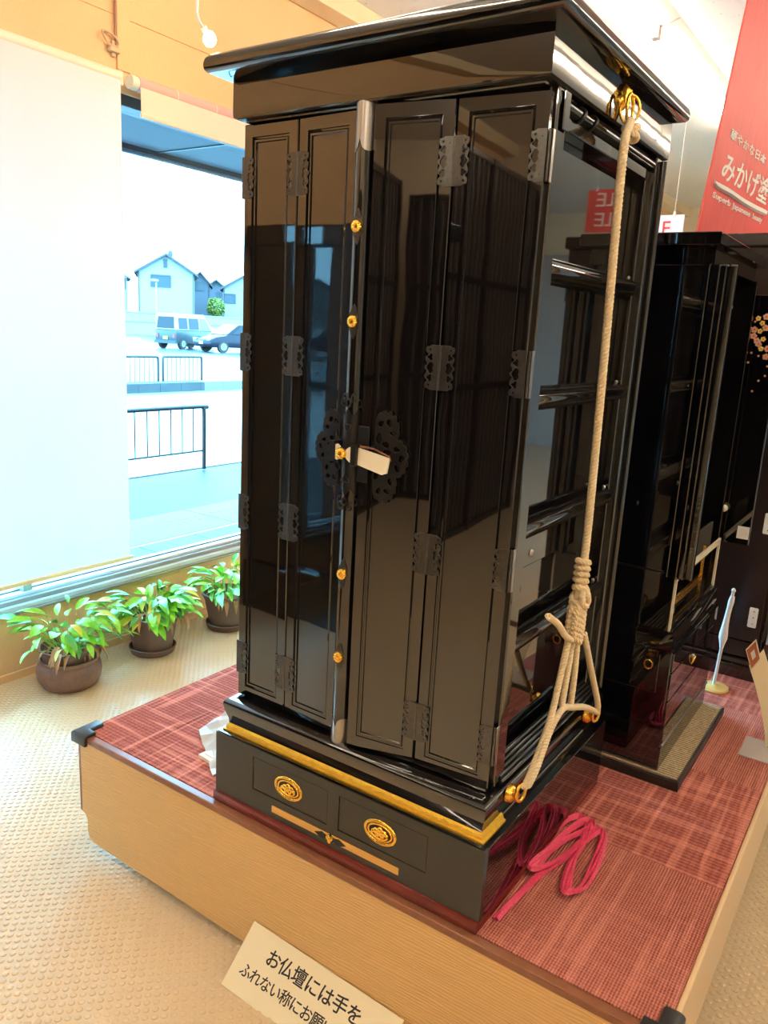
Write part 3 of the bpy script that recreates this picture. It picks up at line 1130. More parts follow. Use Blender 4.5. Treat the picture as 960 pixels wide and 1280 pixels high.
# pierced hinge leaf: hinge line at x=0, plate towards +x, height 0.085
def scallop_plate(w, h, flip):
    o = [(0, -h / 2)]
    prof = [(0.62, -0.50), (0.72, -0.47), (0.95, -0.46), (1.0, -0.40), (0.93, -0.34), (0.80, -0.31), (0.83, -0.26), (0.97, -0.24), (1.0, -0.18), (0.92, -0.13), (0.86, -0.06), (0.93, 0.0)]
    o += [(a * w, b_ * h) for a, b_ in prof]
    o += [(a * w, -b_ * h) for a, b_ in reversed(prof[:-1])]
    o.append((0, h / 2))
    holes = [circle2(0.72 * w, 0.40 * h, 0.10 * w, 0.035 * h, 8), circle2(0.72 * w, -0.40 * h, 0.10 * w, 0.035 * h, 8)]

    def trefoil(cz, s):
        return [(0.66 * w + s * 0.20 * w * math.cos(t) * (1 + 0.35 * math.cos(3 * t)), cz * h + s * 0.085 * h * math.sin(t) * (1 + 0.25 * math.cos(4 * t))) for t in [2 * PI * k / 16 for k in range(16)]]
    holes += [trefoil(0.23, 1.0), trefoil(0.0, 1.45), trefoil(-0.23, 1.0)]
    holes += [circle2(0.28 * w, 0.36 * h, 0.05 * w, 0.018 * h, 6), circle2(0.28 * w, -0.36 * h, 0.05 * w, 0.018 * h, 6)]
    if flip:
        o = [(-a, b_) for a, b_ in o]
        holes = [[(-a, b_) for a, b_ in hh] for hh in holes]
    return [o] + holes


HW, HH = 0.029, 0.085
hinge_r = plate_mesh('hinge_leaf', scallop_plate(HW, HH, False), 0.0014, 'dark_metal', 0.0004)
hinge_l = plate_mesh('hinge_leaf', scallop_plate(HW, HH, True), 0.0014, 'dark_metal', 0.0004)
knuckle = MB().tube([(0, 0, -HH / 2), (0, 0, HH / 2)], 0.0028, 8).mesh('hinge_pin', 'dark_metal', 50)
plain = [(0.0, -HH / 2), (0.018, -HH / 2), (0.022, -HH / 2 + 0.006), (0.022, HH / 2 - 0.006), (0.018, HH / 2), (0, HH / 2)]
plain_holes = [circle2(0.015, z, 0.0012, n=6) for z in (-0.03, -0.01, 0.012, 0.032)]
hinge_plain = plate_mesh('hinge_leaf', [plain] + plain_holes, 0.0014, 'grey_metal', 0.0003)
OFF = Matrix.Translation(-world_off(cab))
HZ = (1.822, 1.450, 1.076, 0.703)
for z in HZ:
    # between leaves 1-2 and 3-4
    for (A, C_) in ((L1, L2), (L3, L4)):
        hg = put_mesh('hinge', knuckle, cab, OFF @ C_[1] @ Matrix.Translation((-0.0012, -0.0012, z)))
        h1 = put_mesh('hinge_leaf', hinge_r, hg, Matrix.Translation((0.001, 0.0010, 0)))
        # the other leaf follows the angle of its own door leaf
        da = A[1].to_euler().z - C_[1].to_euler().z
        h2 = put_mesh('hinge_leaf', hinge_l, hg, Matrix.Rotation(da, 4, 'Z') @ Matrix.Translation((-0.001, 0.0010, 0)))
    # outer edges
    hg = put_mesh('hinge', knuckle, cab, OFF @ L1[1] @ Matrix.Translation((-0.003, 0.001, z)))
    put_mesh('hinge_leaf', hinge_r, hg, Matrix.Translation((0.003, -0.001, 0)))
    M4 = L4[1] @ Matrix.Translation((L4[2], 0, z))
    hg = put_mesh('hinge', knuckle, cab, OFF @ M4 @ Matrix.Translation((0.004, 0.003, 0)))
    put_mesh('hinge_leaf', hinge_l, hg, Matrix.Translation((-0.004, -0.0030, 0)))
    put_mesh('hinge_leaf', hinge_plain, hg, Matrix.Rotation(PI / 2, 4, 'Z') @ Matrix.Translation((0.003, -0.003, 0)))

# ---- centre post
PXC, PYC = -0.404, 0.046
def post_section(z0, z1, r, y=PYC):
    mb = MB()
    n = 14
    poly = [(PXC + 0.0215 * math.cos(t), y - r * math.sin(t)) for t in [PI * k / n for k in range(n + 1)]]
    return mb.prism(poly, z0, z1, 'z')


post = cp('centre_post', post_section(0.577, 1.945, 0.024), 'lacquer_flat', smooth=40)
for (za, zb, s) in ((1.858, 1.948, -1), (0.574, 0.648, 1)):
    mb = MB()
    n = 14
    vs, fs = [], []
    rim = []
    for k in range(n + 1):
        t = PI * k / n
        x, y = PXC + 0.0225 * math.cos(t), PYC - 0.0252 * math.sin(t)
        tip = 0.010 * abs(math.sin(2 * t)) - 0.012 * max(0, 1 - abs(t - PI / 2) * 4)
        vs += [(x, y, zb if s < 0 else za), (x, y, (za - tip) if s < 0 else (zb + tip))]
    for k in range(n):
        fs.append((2 * k, 2 * k + 2, 2 * k + 3, 2 * k + 1))
    vs.append((PXC, PYC, zb if s < 0 else za))
    fs.append(tuple(2 * k for k in range(n + 1)) + (len(vs) - 1,))
    put('post_cap', mb.add(vs, fs), 'grey_metal', post, smooth=40)
# gold chrysanthemum buttons
def button_mesh():
    mb = MB()
    n = 32
    prof = [(0.0125, 0.0), (0.0125, -0.003), (0.011, -0.0055), (0.006, -0.007), (0.0045, -0.0062), (0.004, -0.008), (0.0005, -0.0085)]
    vs, fs = [], []
    for (r, h) in prof:
        for k in range(n):
            t = 2 * PI * k / n
            rr = r * (1 + (0.04 if k % 2 else -0.03) * (r > 0.005))
            vs.append((rr * math.cos(t), h - (0.0006 if k % 2 and r > 0.005 else 0), rr * math.sin(t)))
    for i in range(len(prof) - 1):
        for k in range(n):
            l = (k + 1) % n
            fs.append((i * n + k, i * n + l, (i + 1) * n + l, (i + 1) * n + k))
    fs.append(tuple((len(prof) - 1) * n + k for k in range(n)))
    return mb.add(vs, fs).mesh('gold_button', 'gold', 30)


btn = button_mesh()
bpl = [(0, 0.034), (0.003, 0.030), (0.0055, 0.026), (0.006, 0.021), (0.009, 0.017), (0.0105, 0.011), (0.012, 0.005), (0.0105, 0.0)]
lo = bpl + [(a, -c) for a, c in reversed(bpl[:-1])]
lo = lo + [(-a, c) for a, c in reversed(lo[1:-1])]
bholes = [circle2(0, z, 0.0016, n=6) for z in (0.027, -0.027)] + [circle2(sx * 0.0045, sz * 0.018, 0.0015, n=6) for sx in (-1, 1) for sz in (-1, 1)]
backplate = plate_mesh('button_plate', [lo] + bholes, 0.0012, 'dark_metal', 0.0003)
YF_ = PYC - 0.0245
for z in (1.710, 1.529, 1.263, 0.999, 0.807):
    px_ = PXC + (0.003 if z != 1.263 else 0)
    put_mesh('gold_button', btn, post, Matrix.Translation(Vector((px_, YF_ - (0.001 if z != 1.263 else 0.017), z)) - world_off(cab)))
    if z != 1.263:
        put_mesh('button_plate', backplate, post, Matrix.Translation(Vector((px_, YF_ + 0.0006, z)) - world_off(cab)))

# ---- carved lock plate: two lobed rosettes on the doors and a fitted sleeve on the post
def rosette(sign, r_max, lobes):
    o = []
    n = 210
    for k in range(n + 1):
        t = -PI / 2 + PI * k / n
        tt = (t + PI / 2) / PI
        lob = abs(math.sin(tt * PI * lobes))
        fine = 0.085 * abs(math.sin(tt * PI * lobes * 6)) ** 0.7 * (0.35 + 0.65 * lob)
        r = r_max * (0.70 + 0.23 * lob ** 0.55 + fine)
        o.append((sign * (0.012 + r * math.cos(t) * 0.72), r * math.sin(t) * 0.98))
    holes = []

    def comma(cx, cz, s, a0):
        hl = []
        for j in range(18):
            a = 2 * PI * j / 18
            w = s * (0.55 + 0.45 * math.cos(a)) * (1 + 0.25 * math.sin(2 * a))
            hl.append((cx + sign * w * math.cos(a + a0), cz + w * math.sin(a + a0)))
        return hl
    for k in range(lobes):
        t = -PI / 2 + PI * (k + 0.5) / lobes
        for (rr, dt, s_, a0) in ((0.70, 0.21, 0.105, 1.9), (0.70, -0.21, 0.105, -1.9), (0.74, 0.0, 0.11, 0.0), (0.44, 0.15, 0.14, 2.6), (0.40, -0.22, 0.12, -2.2)):
            cx = sign * (0.012 + r_max * rr * math.cos(t + dt) * 0.72)
            cz = r_max * rr * math.sin(t + dt) * 0.98
            holes.append(comma(cx, cz, s_ * r_max, t + a0))
    return [o] + holes


ros_r = plate_mesh('lock_rosette', rosette(1, 0.105, 3), 0.0022, 'iron_black', 0.0006)
ros_l = plate_mesh('lock_rosette', rosette(-1, 0.092, 3), 0.0022, 'iron_black', 0.0006)
M3 = OFF @ L3[1]
lk = put_mesh('lock_rosette', ros_r, cab, M3 @ Matrix.Translation((0.024, 0.0, 1.263)))
put('lock_back', B(-0.380, -0.352, 0.0255, 0.029, 1.205, 1.322), 'iron_black', cab, bevel=0.002)
put_mesh('lock_rosette', ros_l, cab, OFF @ L2[1] @ Matrix.Translation((L2[2] - 0.004, 0.0, 1.263)))


def sleeve(z0, z1, r, frill):
    mb = MB()
    n = 18
    vs, fs = [], []
    for k in range(n + 1):
        t = PI * k / n
        x, y = PXC + 0.0232 * math.cos(t), PYC - r * math.sin(t)
        e = frill * (0.5 + 0.5 * math.cos(6 * t + PI))
        vs += [(x, y, z0 - e), (x, y, z1 + e)]
    for k in range(n):
        fs.append((2 * k, 2 * k + 2, 2 * k + 3, 2 * k + 1))
    return mb.add(vs, fs)


sl = cp('lock_sleeve', sleeve(1.185, 1.340, 0.0258, 0.014), 'iron_black', smooth=60)
for z, s in ((1.362, 1), (1.163, -1)):
    mb = MB()
    for k in range(5):
        t = PI * (0.18 + 0.16 * k)
        x, y = PXC + 0.023 * math.cos(t), PYC - 0.0262 * math.sin(t)
        mb.tube([(x + 0.006 * math.cos(a), y, z + s * (0.004 + 0.010 * (k % 2)) + 0.008 * math.sin(a)) for a in [2 * PI * j / 10 for j in range(10)]], 0.0021, 6, closed=True)
    put('sleeve_scroll', mb, 'dark_metal', sl, smooth=60)
for z, s in ((1.318, 1), (1.205, -1)):
    hp = [(PXC + 0.010 * math.sin(a) ** 3, PYC - 0.0275, z + s * 0.0085 * (math.cos(a) - 0.4 * math.cos(2 * a) - 0.2)) for a in [2 * PI * j / 24 for j in range(24)]]
    put('sleeve_heart', MB().tube(hp, 0.0012, 6, closed=True), 'dark_metal', sl)
# clasp staples and the paper slip pushed through them
for x, y in ((-0.436, 0.026), (-0.368, 0.010)):
    cp('lock_staple', MB().box(x - 0.007, x + 0.007, y - 0.016, y + 0.018, 1.242, 1.286), 'iron_black', bevel=0.0015)
slip = thing('paper_slip', 'folded cream paper slip pushed through the cabinet lock', 'paper', (-0.40, 0.01, 1.25))
mb = MB()
mb.prism([(-0.440, 1.274), (-0.424, 1.280), (-0.417, 1.275), (-0.417, 1.250), (-0.424, 1.246), (-0.440, 1.250)], 0.0145, 0.018, 'y')
put('slip_end', mb, 'paper', slip)
mb = MB().prism([(-0.396, 1.263), (-0.393, 1.272), (-0.386, 1.278), (-0.366, 1.279), (-0.366, 1.249), (-0.384, 1.247), (-0.392, 1.253)], 0.004, 0.0075, 'y')
put('slip_tip', mb, 'paper', slip)
mb = MB().add([(-0.369, 0.003, 1.281), (-0.285, 0.004, 1.268), (-0.289, 0.002, 1.237), (-0.300, 0.001, 1.233), (-0.369, 0.001, 1.247),
               (-0.369, 0.007, 1.281), (-0.285, 0.008, 1.268), (-0.289, 0.006, 1.237), (-0.300, 0.005, 1.233), (-0.369, 0.005, 1.247)],
              [(0, 1, 2, 3, 4), (9, 8, 7, 6, 5), (0, 5, 6, 1), (1, 6, 7, 2), (2, 7, 8, 3), (3, 8, 9, 4), (4, 9, 5, 0)])
put('slip_body', mb, 'paper', slip)
for k in range(3):
    put('slip_fold', MB().tube([(-0.355, 0.0, 1.283 + 0.0015 * k), (-0.32, 0.0, 1.282 + 0.001 * k), (-0.284, 0.004, 1.270 + 0.001 * k), (-0.281, 0.005, 1.262)], 0.0008, 5), 'brown_edge', slip)

# ---- gold rope fittings (parts of the cabinet)
hk = bp(782, 140, 'x', -0.010)
f0 = cp('rope_hook', MB().lathe([(0.016, 0), (0.015, 0.004), (0.008, 0.008), (0.003, 0.016)], (FX1, hk.y, hk.z + 0.018), 12, 'x'), 'gold', smooth=50)
f0['label'] = 'gold rope hook'
put('hook_leaf', MB().tube([(FX1 + 0.004, hk.y, hk.z + 0.052), (FX1 + 0.006, hk.y, hk.z + 0.036), (FX1 + 0.008, hk.y, hk.z + 0.016)], [0.002, 0.013, 0.010], 8), 'gold', f0, smooth=60)
put('hook_ring', MB().tube([(FX1 + 0.018, hk.y + 0.017 * math.cos(a), hk.z + 0.006 + 0.026 * math.sin(a)) for a in [2 * PI * k / 18 for k in range(18)]], 0.0035, 8, closed=True), 'gold', f0, smooth=60)
put('hook_bail', MB().tube([(FX1 + 0.018 + 0.016 * math.cos(a), hk.y + 0.010 * math.cos(a), hk.z + 0.004 + 0.026 * math.sin(a)) for a in [2 * PI * k / 18 for k in range(18)]], 0.003, 8, closed=True), 'gold', f0, smooth=60)
RL = Vector((-0.004, 0.112, 0.585))
RR = Vector((-0.004, 0.560, 0.585))
for q in (RL, RR):
    g = cp('rope_eyelet', MB().lathe([(0.020, -0.006), (0.019, 0.004), (0.012, 0.010), (0.007, 0.016)], (q.x, q.y, q.z), 14, 'x'), 'gold', smooth=50)
    put('eyelet_ring', MB().tube([q + Vector((0.020 + 0.004 * math.cos(a), 0.014 * math.cos(a), 0.010 + 0.019 * math.sin(a))) for a in [2 * PI * k / 16 for k in range(16)]], 0.004, 8, closed=True), 'gold', g, smooth=60)

# ================================================================== THE ROPE
rope = thing('hanging_rope', 'cream twisted rope knotted and tied to gold eyelets on the cabinet side', 'rope', (0.03, 0.3, 0.6))
RX = 0.026


def rp(u, v_, dx=0.0):
    return bp(u, v_, 'x', RX + dx)


top = Vector((0.002, hk.y, hk.z - 0.016))
put('main_cord', MB().twisted(smooth_path([top, rp(778, 200), rp(756, 440), rp(737, 640), rp(730, 705)], 4), 0.0088, 0.024), 'rope', rope, smooth=60)
put('hook_knot', MB().twisted([top + Vector((0.003 + 0.013 * math.cos(a), 0.012 * math.sin(a), -0.014 + 0.006 * math.sin(a))) for a in [2 * PI * k / 16 for k in range(16)]], 0.007, 0.022, closed=True)
    .twisted([top + Vector((0.003 + 0.012 * math.cos(a), 0.013 * math.sin(a), -0.030 - 0.005 * math.sin(a))) for a in [2 * PI * k / 16 for k in range(16)]], 0.007, 0.022, closed=True), 'rope', rope, smooth=60)
# knot: tight wraps, a figure of eight, then a herringbone stack that widens
ka, kb = rp(729.5, 699), rp(716.5, 800)
kd = (kb - ka).normalized()
ksd = Vector((0, 1, 0))
ksd = (ksd - kd * ksd.dot(kd)).normalized()
kL = (kb - ka).length


def kp(s, y, x):
    return ka + kd * (kL * s) + ksd * y + Vector((x, 0, 0))


wr = MB()
for i in range(4):
    s_ = 0.03 + 0.075 * i
    wr.twisted([kp(s_, 0.0125 * math.sin(a), 0.011 * math.cos(a)) + kd * (0.003 * math.sin(a)) for a in [2 * PI * k / 18 for k in range(18)]], 0.0072, 0.02, n=5, closed=True)
put('top_wraps', wr, 'rope', rope, smooth=60)
put('knot_core', MB().tube([kp(0.0, 0, 0), kp(0.3, 0, 0), kp(0.6, 0, 0), kp(0.95, 0, 0)], [0.009, 0.011, 0.014, 0.013], 10), 'rope', rope, smooth=60)
e8 = MB()
e8.twisted(smooth_path([kp(0.34, 0.004, 0.008), kp(0.42, -0.015, 0.012), kp(0.52, -0.013, 0.016), kp(0.56, 0.004, 0.017), kp(0.47, 0.016, 0.014), kp(0.37, 0.013, 0.010), kp(0.33, 0.0, 0.010)], 5), 0.0076, 0.022)
e8.twisted(smooth_path([kp(0.36, -0.008, 0.014), kp(0.45, 0.002, 0.020), kp(0.55, 0.014, 0.014), kp(0.62, 0.018, 0.004)], 5), 0.0074, 0.022)
for s_, ry, tl in ((0.36, 0.0135, 0.5), (0.46, 0.0160, -0.55), (0.55, 0.0165, 0.5), (0.62, 0.0180, 0.35)):
    e8.twisted([kp(s_, ry * math.sin(a), ry * 0.78 * math.cos(a)) + kd * (tl * ry * math.sin(a)) for a in [2 * PI * k / 18 for k in range(18)]], 0.0074, 0.022, n=5, closed=True)
put('knot_eight', e8, 'rope', rope, smooth=60)
hb_ = MB()
for i in range(7):
    s_ = 0.60 + 0.062 * i
    w_ = 0.0205 + 0.0045 * min(1, i / 3) - 0.006 * max(0, i - 4) / 2
    for x_ in (0.0115, -0.0115):
        hb_.twisted(smooth_path([kp(s_ - 0.05, -w_, x_ * 0.3), kp(s_ - 0.01, -w_ * 0.55, x_), kp(s_ + 0.045, 0.002, x_ * 1.25)], 3), 0.0070, 0.022, n=5)
        hb_.twisted(smooth_path([kp(s_ - 0.035, w_, x_ * 0.3), kp(s_ + 0.0, w_ * 0.6, x_), kp(s_ + 0.05, 0.0, x_ * 1.15)], 3), 0.0070, 0.022, n=5)
put('herringbone_knot', hb_, 'rope', rope, smooth=60)
ringL = RL + Vector((0.026, 0.0, 0.022))
ringR = RR + Vector((0.022, 0.0, 0.016))
JB, JC = rp(702, 883), rp(713, 882)
for path in ([rp(711, 798), rp(699, 852), rp(687, 902), rp(666, 960), ringL],
             [rp(716, 798, -0.004), rp(709, 842), JB],
             [rp(722, 798, -0.002), rp(718, 842), JC],
             [rp(730, 792), rp(739, 838), rp(747, 878), ringR],
             [ringR, rp(731, 884), JC + Vector((0.004, 0, -0.003)), JB + Vector((0.004, 0, -0.004)), rp(689, 910, 0.006), rp(670, 962, 0.008), ringL + Vector((0.006, 0.004, 0.004))]):
    put('strand', MB().twisted(smooth_path(path, 6), 0.0076, 0.022), 'rope', rope, smooth=60)
put('loose_tail', MB().twisted(smooth_path([rp(714, 800, 0.006), rp(706, 794, 0.016), rp(698, 781, 0.018), rp(685, 770, 0.018)], 6), 0.0070, 0.022), 'rope', rope, smooth=60)

# ================================================================== PINK STRING on the carpet
px_path = [(235, 1165), (330, 1062), (470, 932), (600, 850), (700, 745), (695, 695), (640, 658), (560, 705), (405, 862), (425, 892), (560, 765), (680, 690), (712, 722), (560, 805), (420, 922), (445, 938), (560, 882), (700, 772), (762, 738), (775, 790), (725, 920), (662, 1032), (602, 1056), (586, 1030), (620, 905), (662, 820), (700, 712)]
p3 = []
for i, (a, c) in enumerate(px_path):
    q = bp(560 + a / 4, 860 + c / 4, 'z', PT)
    p3.append(Vector((q.x, q.y, PT + 0.004 + 0.0011 * min(i, 14) * (1 if i > 1 else 0) * 0.9)))
string = thing('plastic_string', 'loose bundle of bright pink plastic string on the red carpet', 'string', (0.06, 0.25, PT))
pth = smooth_path(p3, 6)
for k in range(3):
    mb = MB()
    vs, fs = [], []
    N = len(pth)
    frm = frames(pth)
    w0 = 0.0062
    for i, p in enumerate(pth):
        t = (pth[min(i + 1, N - 1)] - pth[max(i - 1, 0)]).normalized()
        sd = t.cross(Vector((0, 0, 1))).normalized()
        o = (k - 1) * 0.0052 + 0.0025 * math.sin(i * 0.35 + k * 2.1)
        zz = 0.0015 * math.sin(i * 0.5 + k * 1.7) + 0.0015 * k
        c_ = p + sd * o + Vector((0, 0, zz))
        w = w0 * (0.75 + 0.3 * math.sin(i * 0.23 + k))
        vs += [c_ - sd * w - Vector((0, 0, 0.002)), c_ + Vector((0, 0, 0.0042)), c_ + sd * w - Vector((0, 0, 0.002)), c_ - Vector((0, 0, 0.003))]
    for i in range(N - 1):
        for j in range(4):
            l = (j + 1) % 4
            fs.append((i * 4 + j, i * 4 + l, (i + 1) * 4 + l, (i + 1) * 4 + j))
    fs += [(0, 1, 2, 3), (4 * N - 1, 4 * N - 2, 4 * N - 3, 4 * N - 4)]
    put('string_strand', mb.add(vs, fs), 'pink_tape', string, smooth=30)


# ================================================================== PAPER LITTER beside the cabinet base
def sheet(name, label, cat, corners, material, nx=8, ny=6, wave=0.012, seed=1, th=0.0):
    rnd = random.Random(seed)
    a, b_, c, d = [Vector(q) for q in corners]
    vs, fs = [], []
    for j in range(ny + 1):
        for i in range(nx + 1):
            s, t_ = i / nx, j / ny
            p = a.lerp(b_, s).lerp(d.lerp(c, s), t_)
            e = 1.0
            p = p + Vector((rnd.uniform(-1, 1) * wave * 0.3, rnd.uniform(-1, 1) * wave * 0.3, abs(rnd.gauss(0, 1)) * wave * e))
            vs.append(p)
    for j in range(ny):
        for i in range(nx):
            q = j * (nx + 1) + i
            fs.append((q, q + 1, q + nx + 2, q + nx + 1))
    o = put(name, MB().add(vs, fs), material)
    o.data.materials[0] = MATS[material]
    md = o.modifiers.new('thick', 'SOLIDIFY')
    md.thickness = 0.0012
    return tag(o, label, cat)


sheet('wrapping_sheet', 'crumpled white wrapping sheet behind the cabinet base on the carpet', 'wrapping', [(-1.04, 0.20, PT + 0.004), (-0.84, 0.06, PT + 0.004), (-0.80, 0.36, PT + 0.05), (-1.03, 0.36, PT + 0.045)], 'tissue', 7, 6, 0.011, 3)
fr_ = thing('framed_card', 'small pale framed card lying flat beside the cabinet base', 'card', (-0.87, 0.10, PT))
fc = [bp(248, 947, 'z', PT), bp(272, 962, 'z', PT)]
dx = (fc[1] - fc[0]).normalized()
dy = Vector((-dx.y, dx.x, 0))
Mf = Matrix(((dx.x, dy.x, 0, fc[0].x), (dx.y, dy.y, 0, fc[0].y), (0, 0, 1, PT + 0.001), (0, 0, 0, 1)))
fr_.matrix_world = Mf
put('card_base', B(0, 0.085, 0, 0.09, 0, 0.010), 'paper', fr_, bevel=0.001, local=True)
put('card_face', B(0.016, 0.070, 0.014, 0.076, 0.010, 0.0112), 'name_bar', fr_, local=True)
put('card_border', MB().box(0.014, 0.072, 0.076, 0.080, 0.010, 0.0118).box(0.012, 0.016, 0.014, 0.08, 0.010, 0.0118), 'grey_metal', fr_, local=True)

# ================================================================== SECOND ALTAR CABINET (faces the aisle) on a tatami board
mat_board = thing('tatami_board', 'low black edged tatami board under the smaller black cabinet', 'mat', (-0.15, 1.1, PT))
TX0, TX1, TY0, TY1 = -0.52, 0.190, 0.812, 1.395
put('board_frame', MB().sweep_rect([(0, PT + 0.001), (0, PT + 0.026), (-0.003, PT + 0.030), (-0.010, PT + 0.030)], TX0, TX1, TY0, TY1), 'tatami_edge', mat_board)
put('tatami_top', B(TX0 + 0.008, TX1 - 0.008, TY0 + 0.008, TY1 - 0.008, PT + 0.024, PT + 0.0315), 'tatami', mat_board)
put('metal_edge', MB().box(TX0, TX1 - 0.004, TY0 + 0.004, TY0 + 0.007, PT + 0.030, PT + 0.0325).box(TX1 - 0.007, TX1 - 0.004, TY0 + 0.004, TY1 - 0.004, PT + 0.030, PT + 0.0325), 'grey_metal', mat_board)

c2 = thing('altar_cabinet', 'smaller black lacquered cabinet with folded doors standing on a tatami board', 'cabinet', (-0.15, 1.1, PT + 0.032))
Z2 = PT + 0.032
QX0, QX1, QY0, QY1 = -0.47, 0.125, 0.835, 1.378


def c2p(name, mb, m, bevel=0.0, smooth=None, parent=None):
    return put(name, mb, m, parent or c2, smooth, bevel)


c2p('pedestal', B(QX0, QX1 - 0.004, QY0, QY1, Z2, 0.700), 'lacquer_flat', bevel=0.003)
c2p('toe_rail', B(QX1 - 0.006, QX1, QY0, QY1, Z2, 0.418), 'lacquer_flat', bevel=0.002)
c2p('toe_bead', MB().tube([(QX1 - 0.001, QY0, 0.424), (QX1 - 0.001, QY1, 0.424)], 0.005, 8), 'grey_metal', smooth=60)
dz = [(0.432, 0.555), (0.559, 0.640), (0.644, 0.697)]
for (a, b_) in dz:
    d = c2p('pedestal_drawer', B(QX1 - 0.006, QX1 + 0.001, QY0 + 0.002, QY1 - 0.002, a, b_), 'lacquer_flat', bevel=0.0015)
    if a == 0.559:
        put('ring_pull', MB().tube([(QX1 + 0.004 + 0.004 * math.sin(a_), 1.085 + 0.013 * math.cos(a_), 0.603 + 0.013 * math.sin(a_)) for a_ in [2 * PI * k / 14 for k in range(14)]], 0.0022, 6, closed=True), 'gold', d, smooth=60)
        put('pull_bolt', MB().lathe([(0.007, 0), (0.006, 0.004), (0.002, 0.006)], (QX1 + 0.001, 1.085, 0.614), 10, 'x'), 'grey_metal', d, smooth=50)
sd = c2p('side_drawer', B(-0.20, 0.09, QY0 - 0.0015, QY0 + 0.01, 0.575, 0.690), 'lacquer_flat', bevel=0.001)
put('ring_pull', MB().tube([(0.062 + 0.011 * math.cos(a_), QY0 - 0.004 - 0.003 * math.sin(a_), 0.655 + 0.014 * math.sin(a_)) for a_ in [2 * PI * k / 14 for k in range(14)]], 0.0024, 6, closed=True), 'gold', sd, smooth=60)
c2p('pedestal_top', MB().sweep_rect([(-0.002, 0.697), (0.0, 0.702), (-0.002, 0.750), (-0.004, 0.755), (-0.020, 0.757)], QX0, QX1 - 0.008, QY0, QY1), 'lacquer_flat', smooth=30)
# upper body: side walls, back, ceiling, open front with inner fittings
UX1 = 0.098
c2p('upper_side', B(QX0 + 0.01, UX1, QY0 + 0.006, QY0 + 0.022, 0.757, 1.715), 'lacquer_flat', bevel=0.001)
c2p('side_joint', B(QX0 + 0.01, UX1, QY0 + 0.004, QY0 + 0.007, 0.917, 0.922), 'iron_black')
c2p('upper_side', B(QX0 + 0.01, UX1, QY1 - 0.022, QY1 - 0.006, 0.757, 1.715), 'lacquer_flat', bevel=0.001)
c2p('upper_back', B(QX0 + 0.01, QX0 + 0.03, QY0 + 0.022, QY1 - 0.022, 0.757, 1.715), 'lacquer_flat')
c2p('inner_wall', B(UX1 - 0.10, UX1 - 0.09, QY0 + 0.022, QY1 - 0.022, 0.757, 1.715), 'lacquer_flat')
c2p('front_trim', B(UX1, UX1 + 0.006, QY0 + 0.008, QY0 + 0.016, 0.757, 0.915), 'cream_trim')
c2p('front_trim', B(UX1, UX1 + 0.006, QY1 - 0.024, QY1 - 0.008, 0.757, 0.915), 'cream_trim')
c2p('front_trim', B(UX1, UX1 + 0.006, QY0 + 0.008, QY1 - 0.008, 0.905, 0.922), 'cream_trim')
c2p('inner_panel', B(UX1 - 0.09, UX1 - 0.085, 1.02, 1.28, 0.78, 0.905), 'cream_trim')
for z in (0.788, 0.803):
    c2p('gold_rail', B(UX1 - 0.03, UX1 - 0.022, QY0 + 0.022, QY1 - 0.07, z, z + 0.006), 'gold')
c2p('gold_post', B(UX1 - 0.03, UX1 - 0.022, QY1 - 0.078, QY1 - 0.07, 0.757, 0.905), 'gold')
c2p('front_sill', MB().box(UX1 - 0.02, UX1 + 0.012, QY0 + 0.01, QY1 - 0.01, 0.757, 0.764).box(UX1 - 0.03, UX1 + 0.004, QY0 + 0.01, QY1 - 0.01, 0.764, 0.770), 'lacquer_flat', bevel=0.001)
# folded doors
nd = c2p('folded_door', B(0.070, 0.082, QY0 - 0.012, QY0 + 0.002, 0.912, 1.715), 'lacquer_flat', bevel=0.003)
for (x0_, x1_, y0_) in ((0.084, 0.106, 0.0), (0.107, 0.122, -0.004), (0.123, 0.142, 0.004)):
    put('door_stile', B(x0_, x1_, QY0 - 0.010 + y0_, QY0 + 0.012 + y0_, 0.912, 1.715), 'lacquer_flat', nd, bevel=0.004)
fd = c2p('open_door', B(0.080, 0.182, 1.400, 1.416, 0.905, 1.680), 'lacquer_flat', bevel=0.003)
put('door_edge', B(0.050, 0.078, 1.385, 1.414, 0.905, 1.700), 'lacquer_flat', fd, bevel=0.004)
put('door_knob', MB().lathe([(0.004, 0), (0.004, -0.008), (0.011, -0.012), (0.012, -0.018), (0.006, -0.023), (0.001, -0.024)], (0.096, 1.400, 1.018), 14, 'y'), 'cream_trim', fd, smooth=60)
put('door_patch', B(0.143, 0.178, 1.398, 1.400, 0.925, 0.965), 'white_plastic', fd)  # small white rectangle low on the open door


def flower(s, petals=5):
    mb = MB()
    for k in range(petals):
        t = 2 * PI * k / petals
        c0 = Vector((math.cos(t) * s * 0.55, 0, math.sin(t) * s * 0.55))
        mb.lathe([(s * 0.42, 0), (s * 0.36, -0.0012), (s * 0.1, -0.0016)], c0, 8, 'y')
    return mb


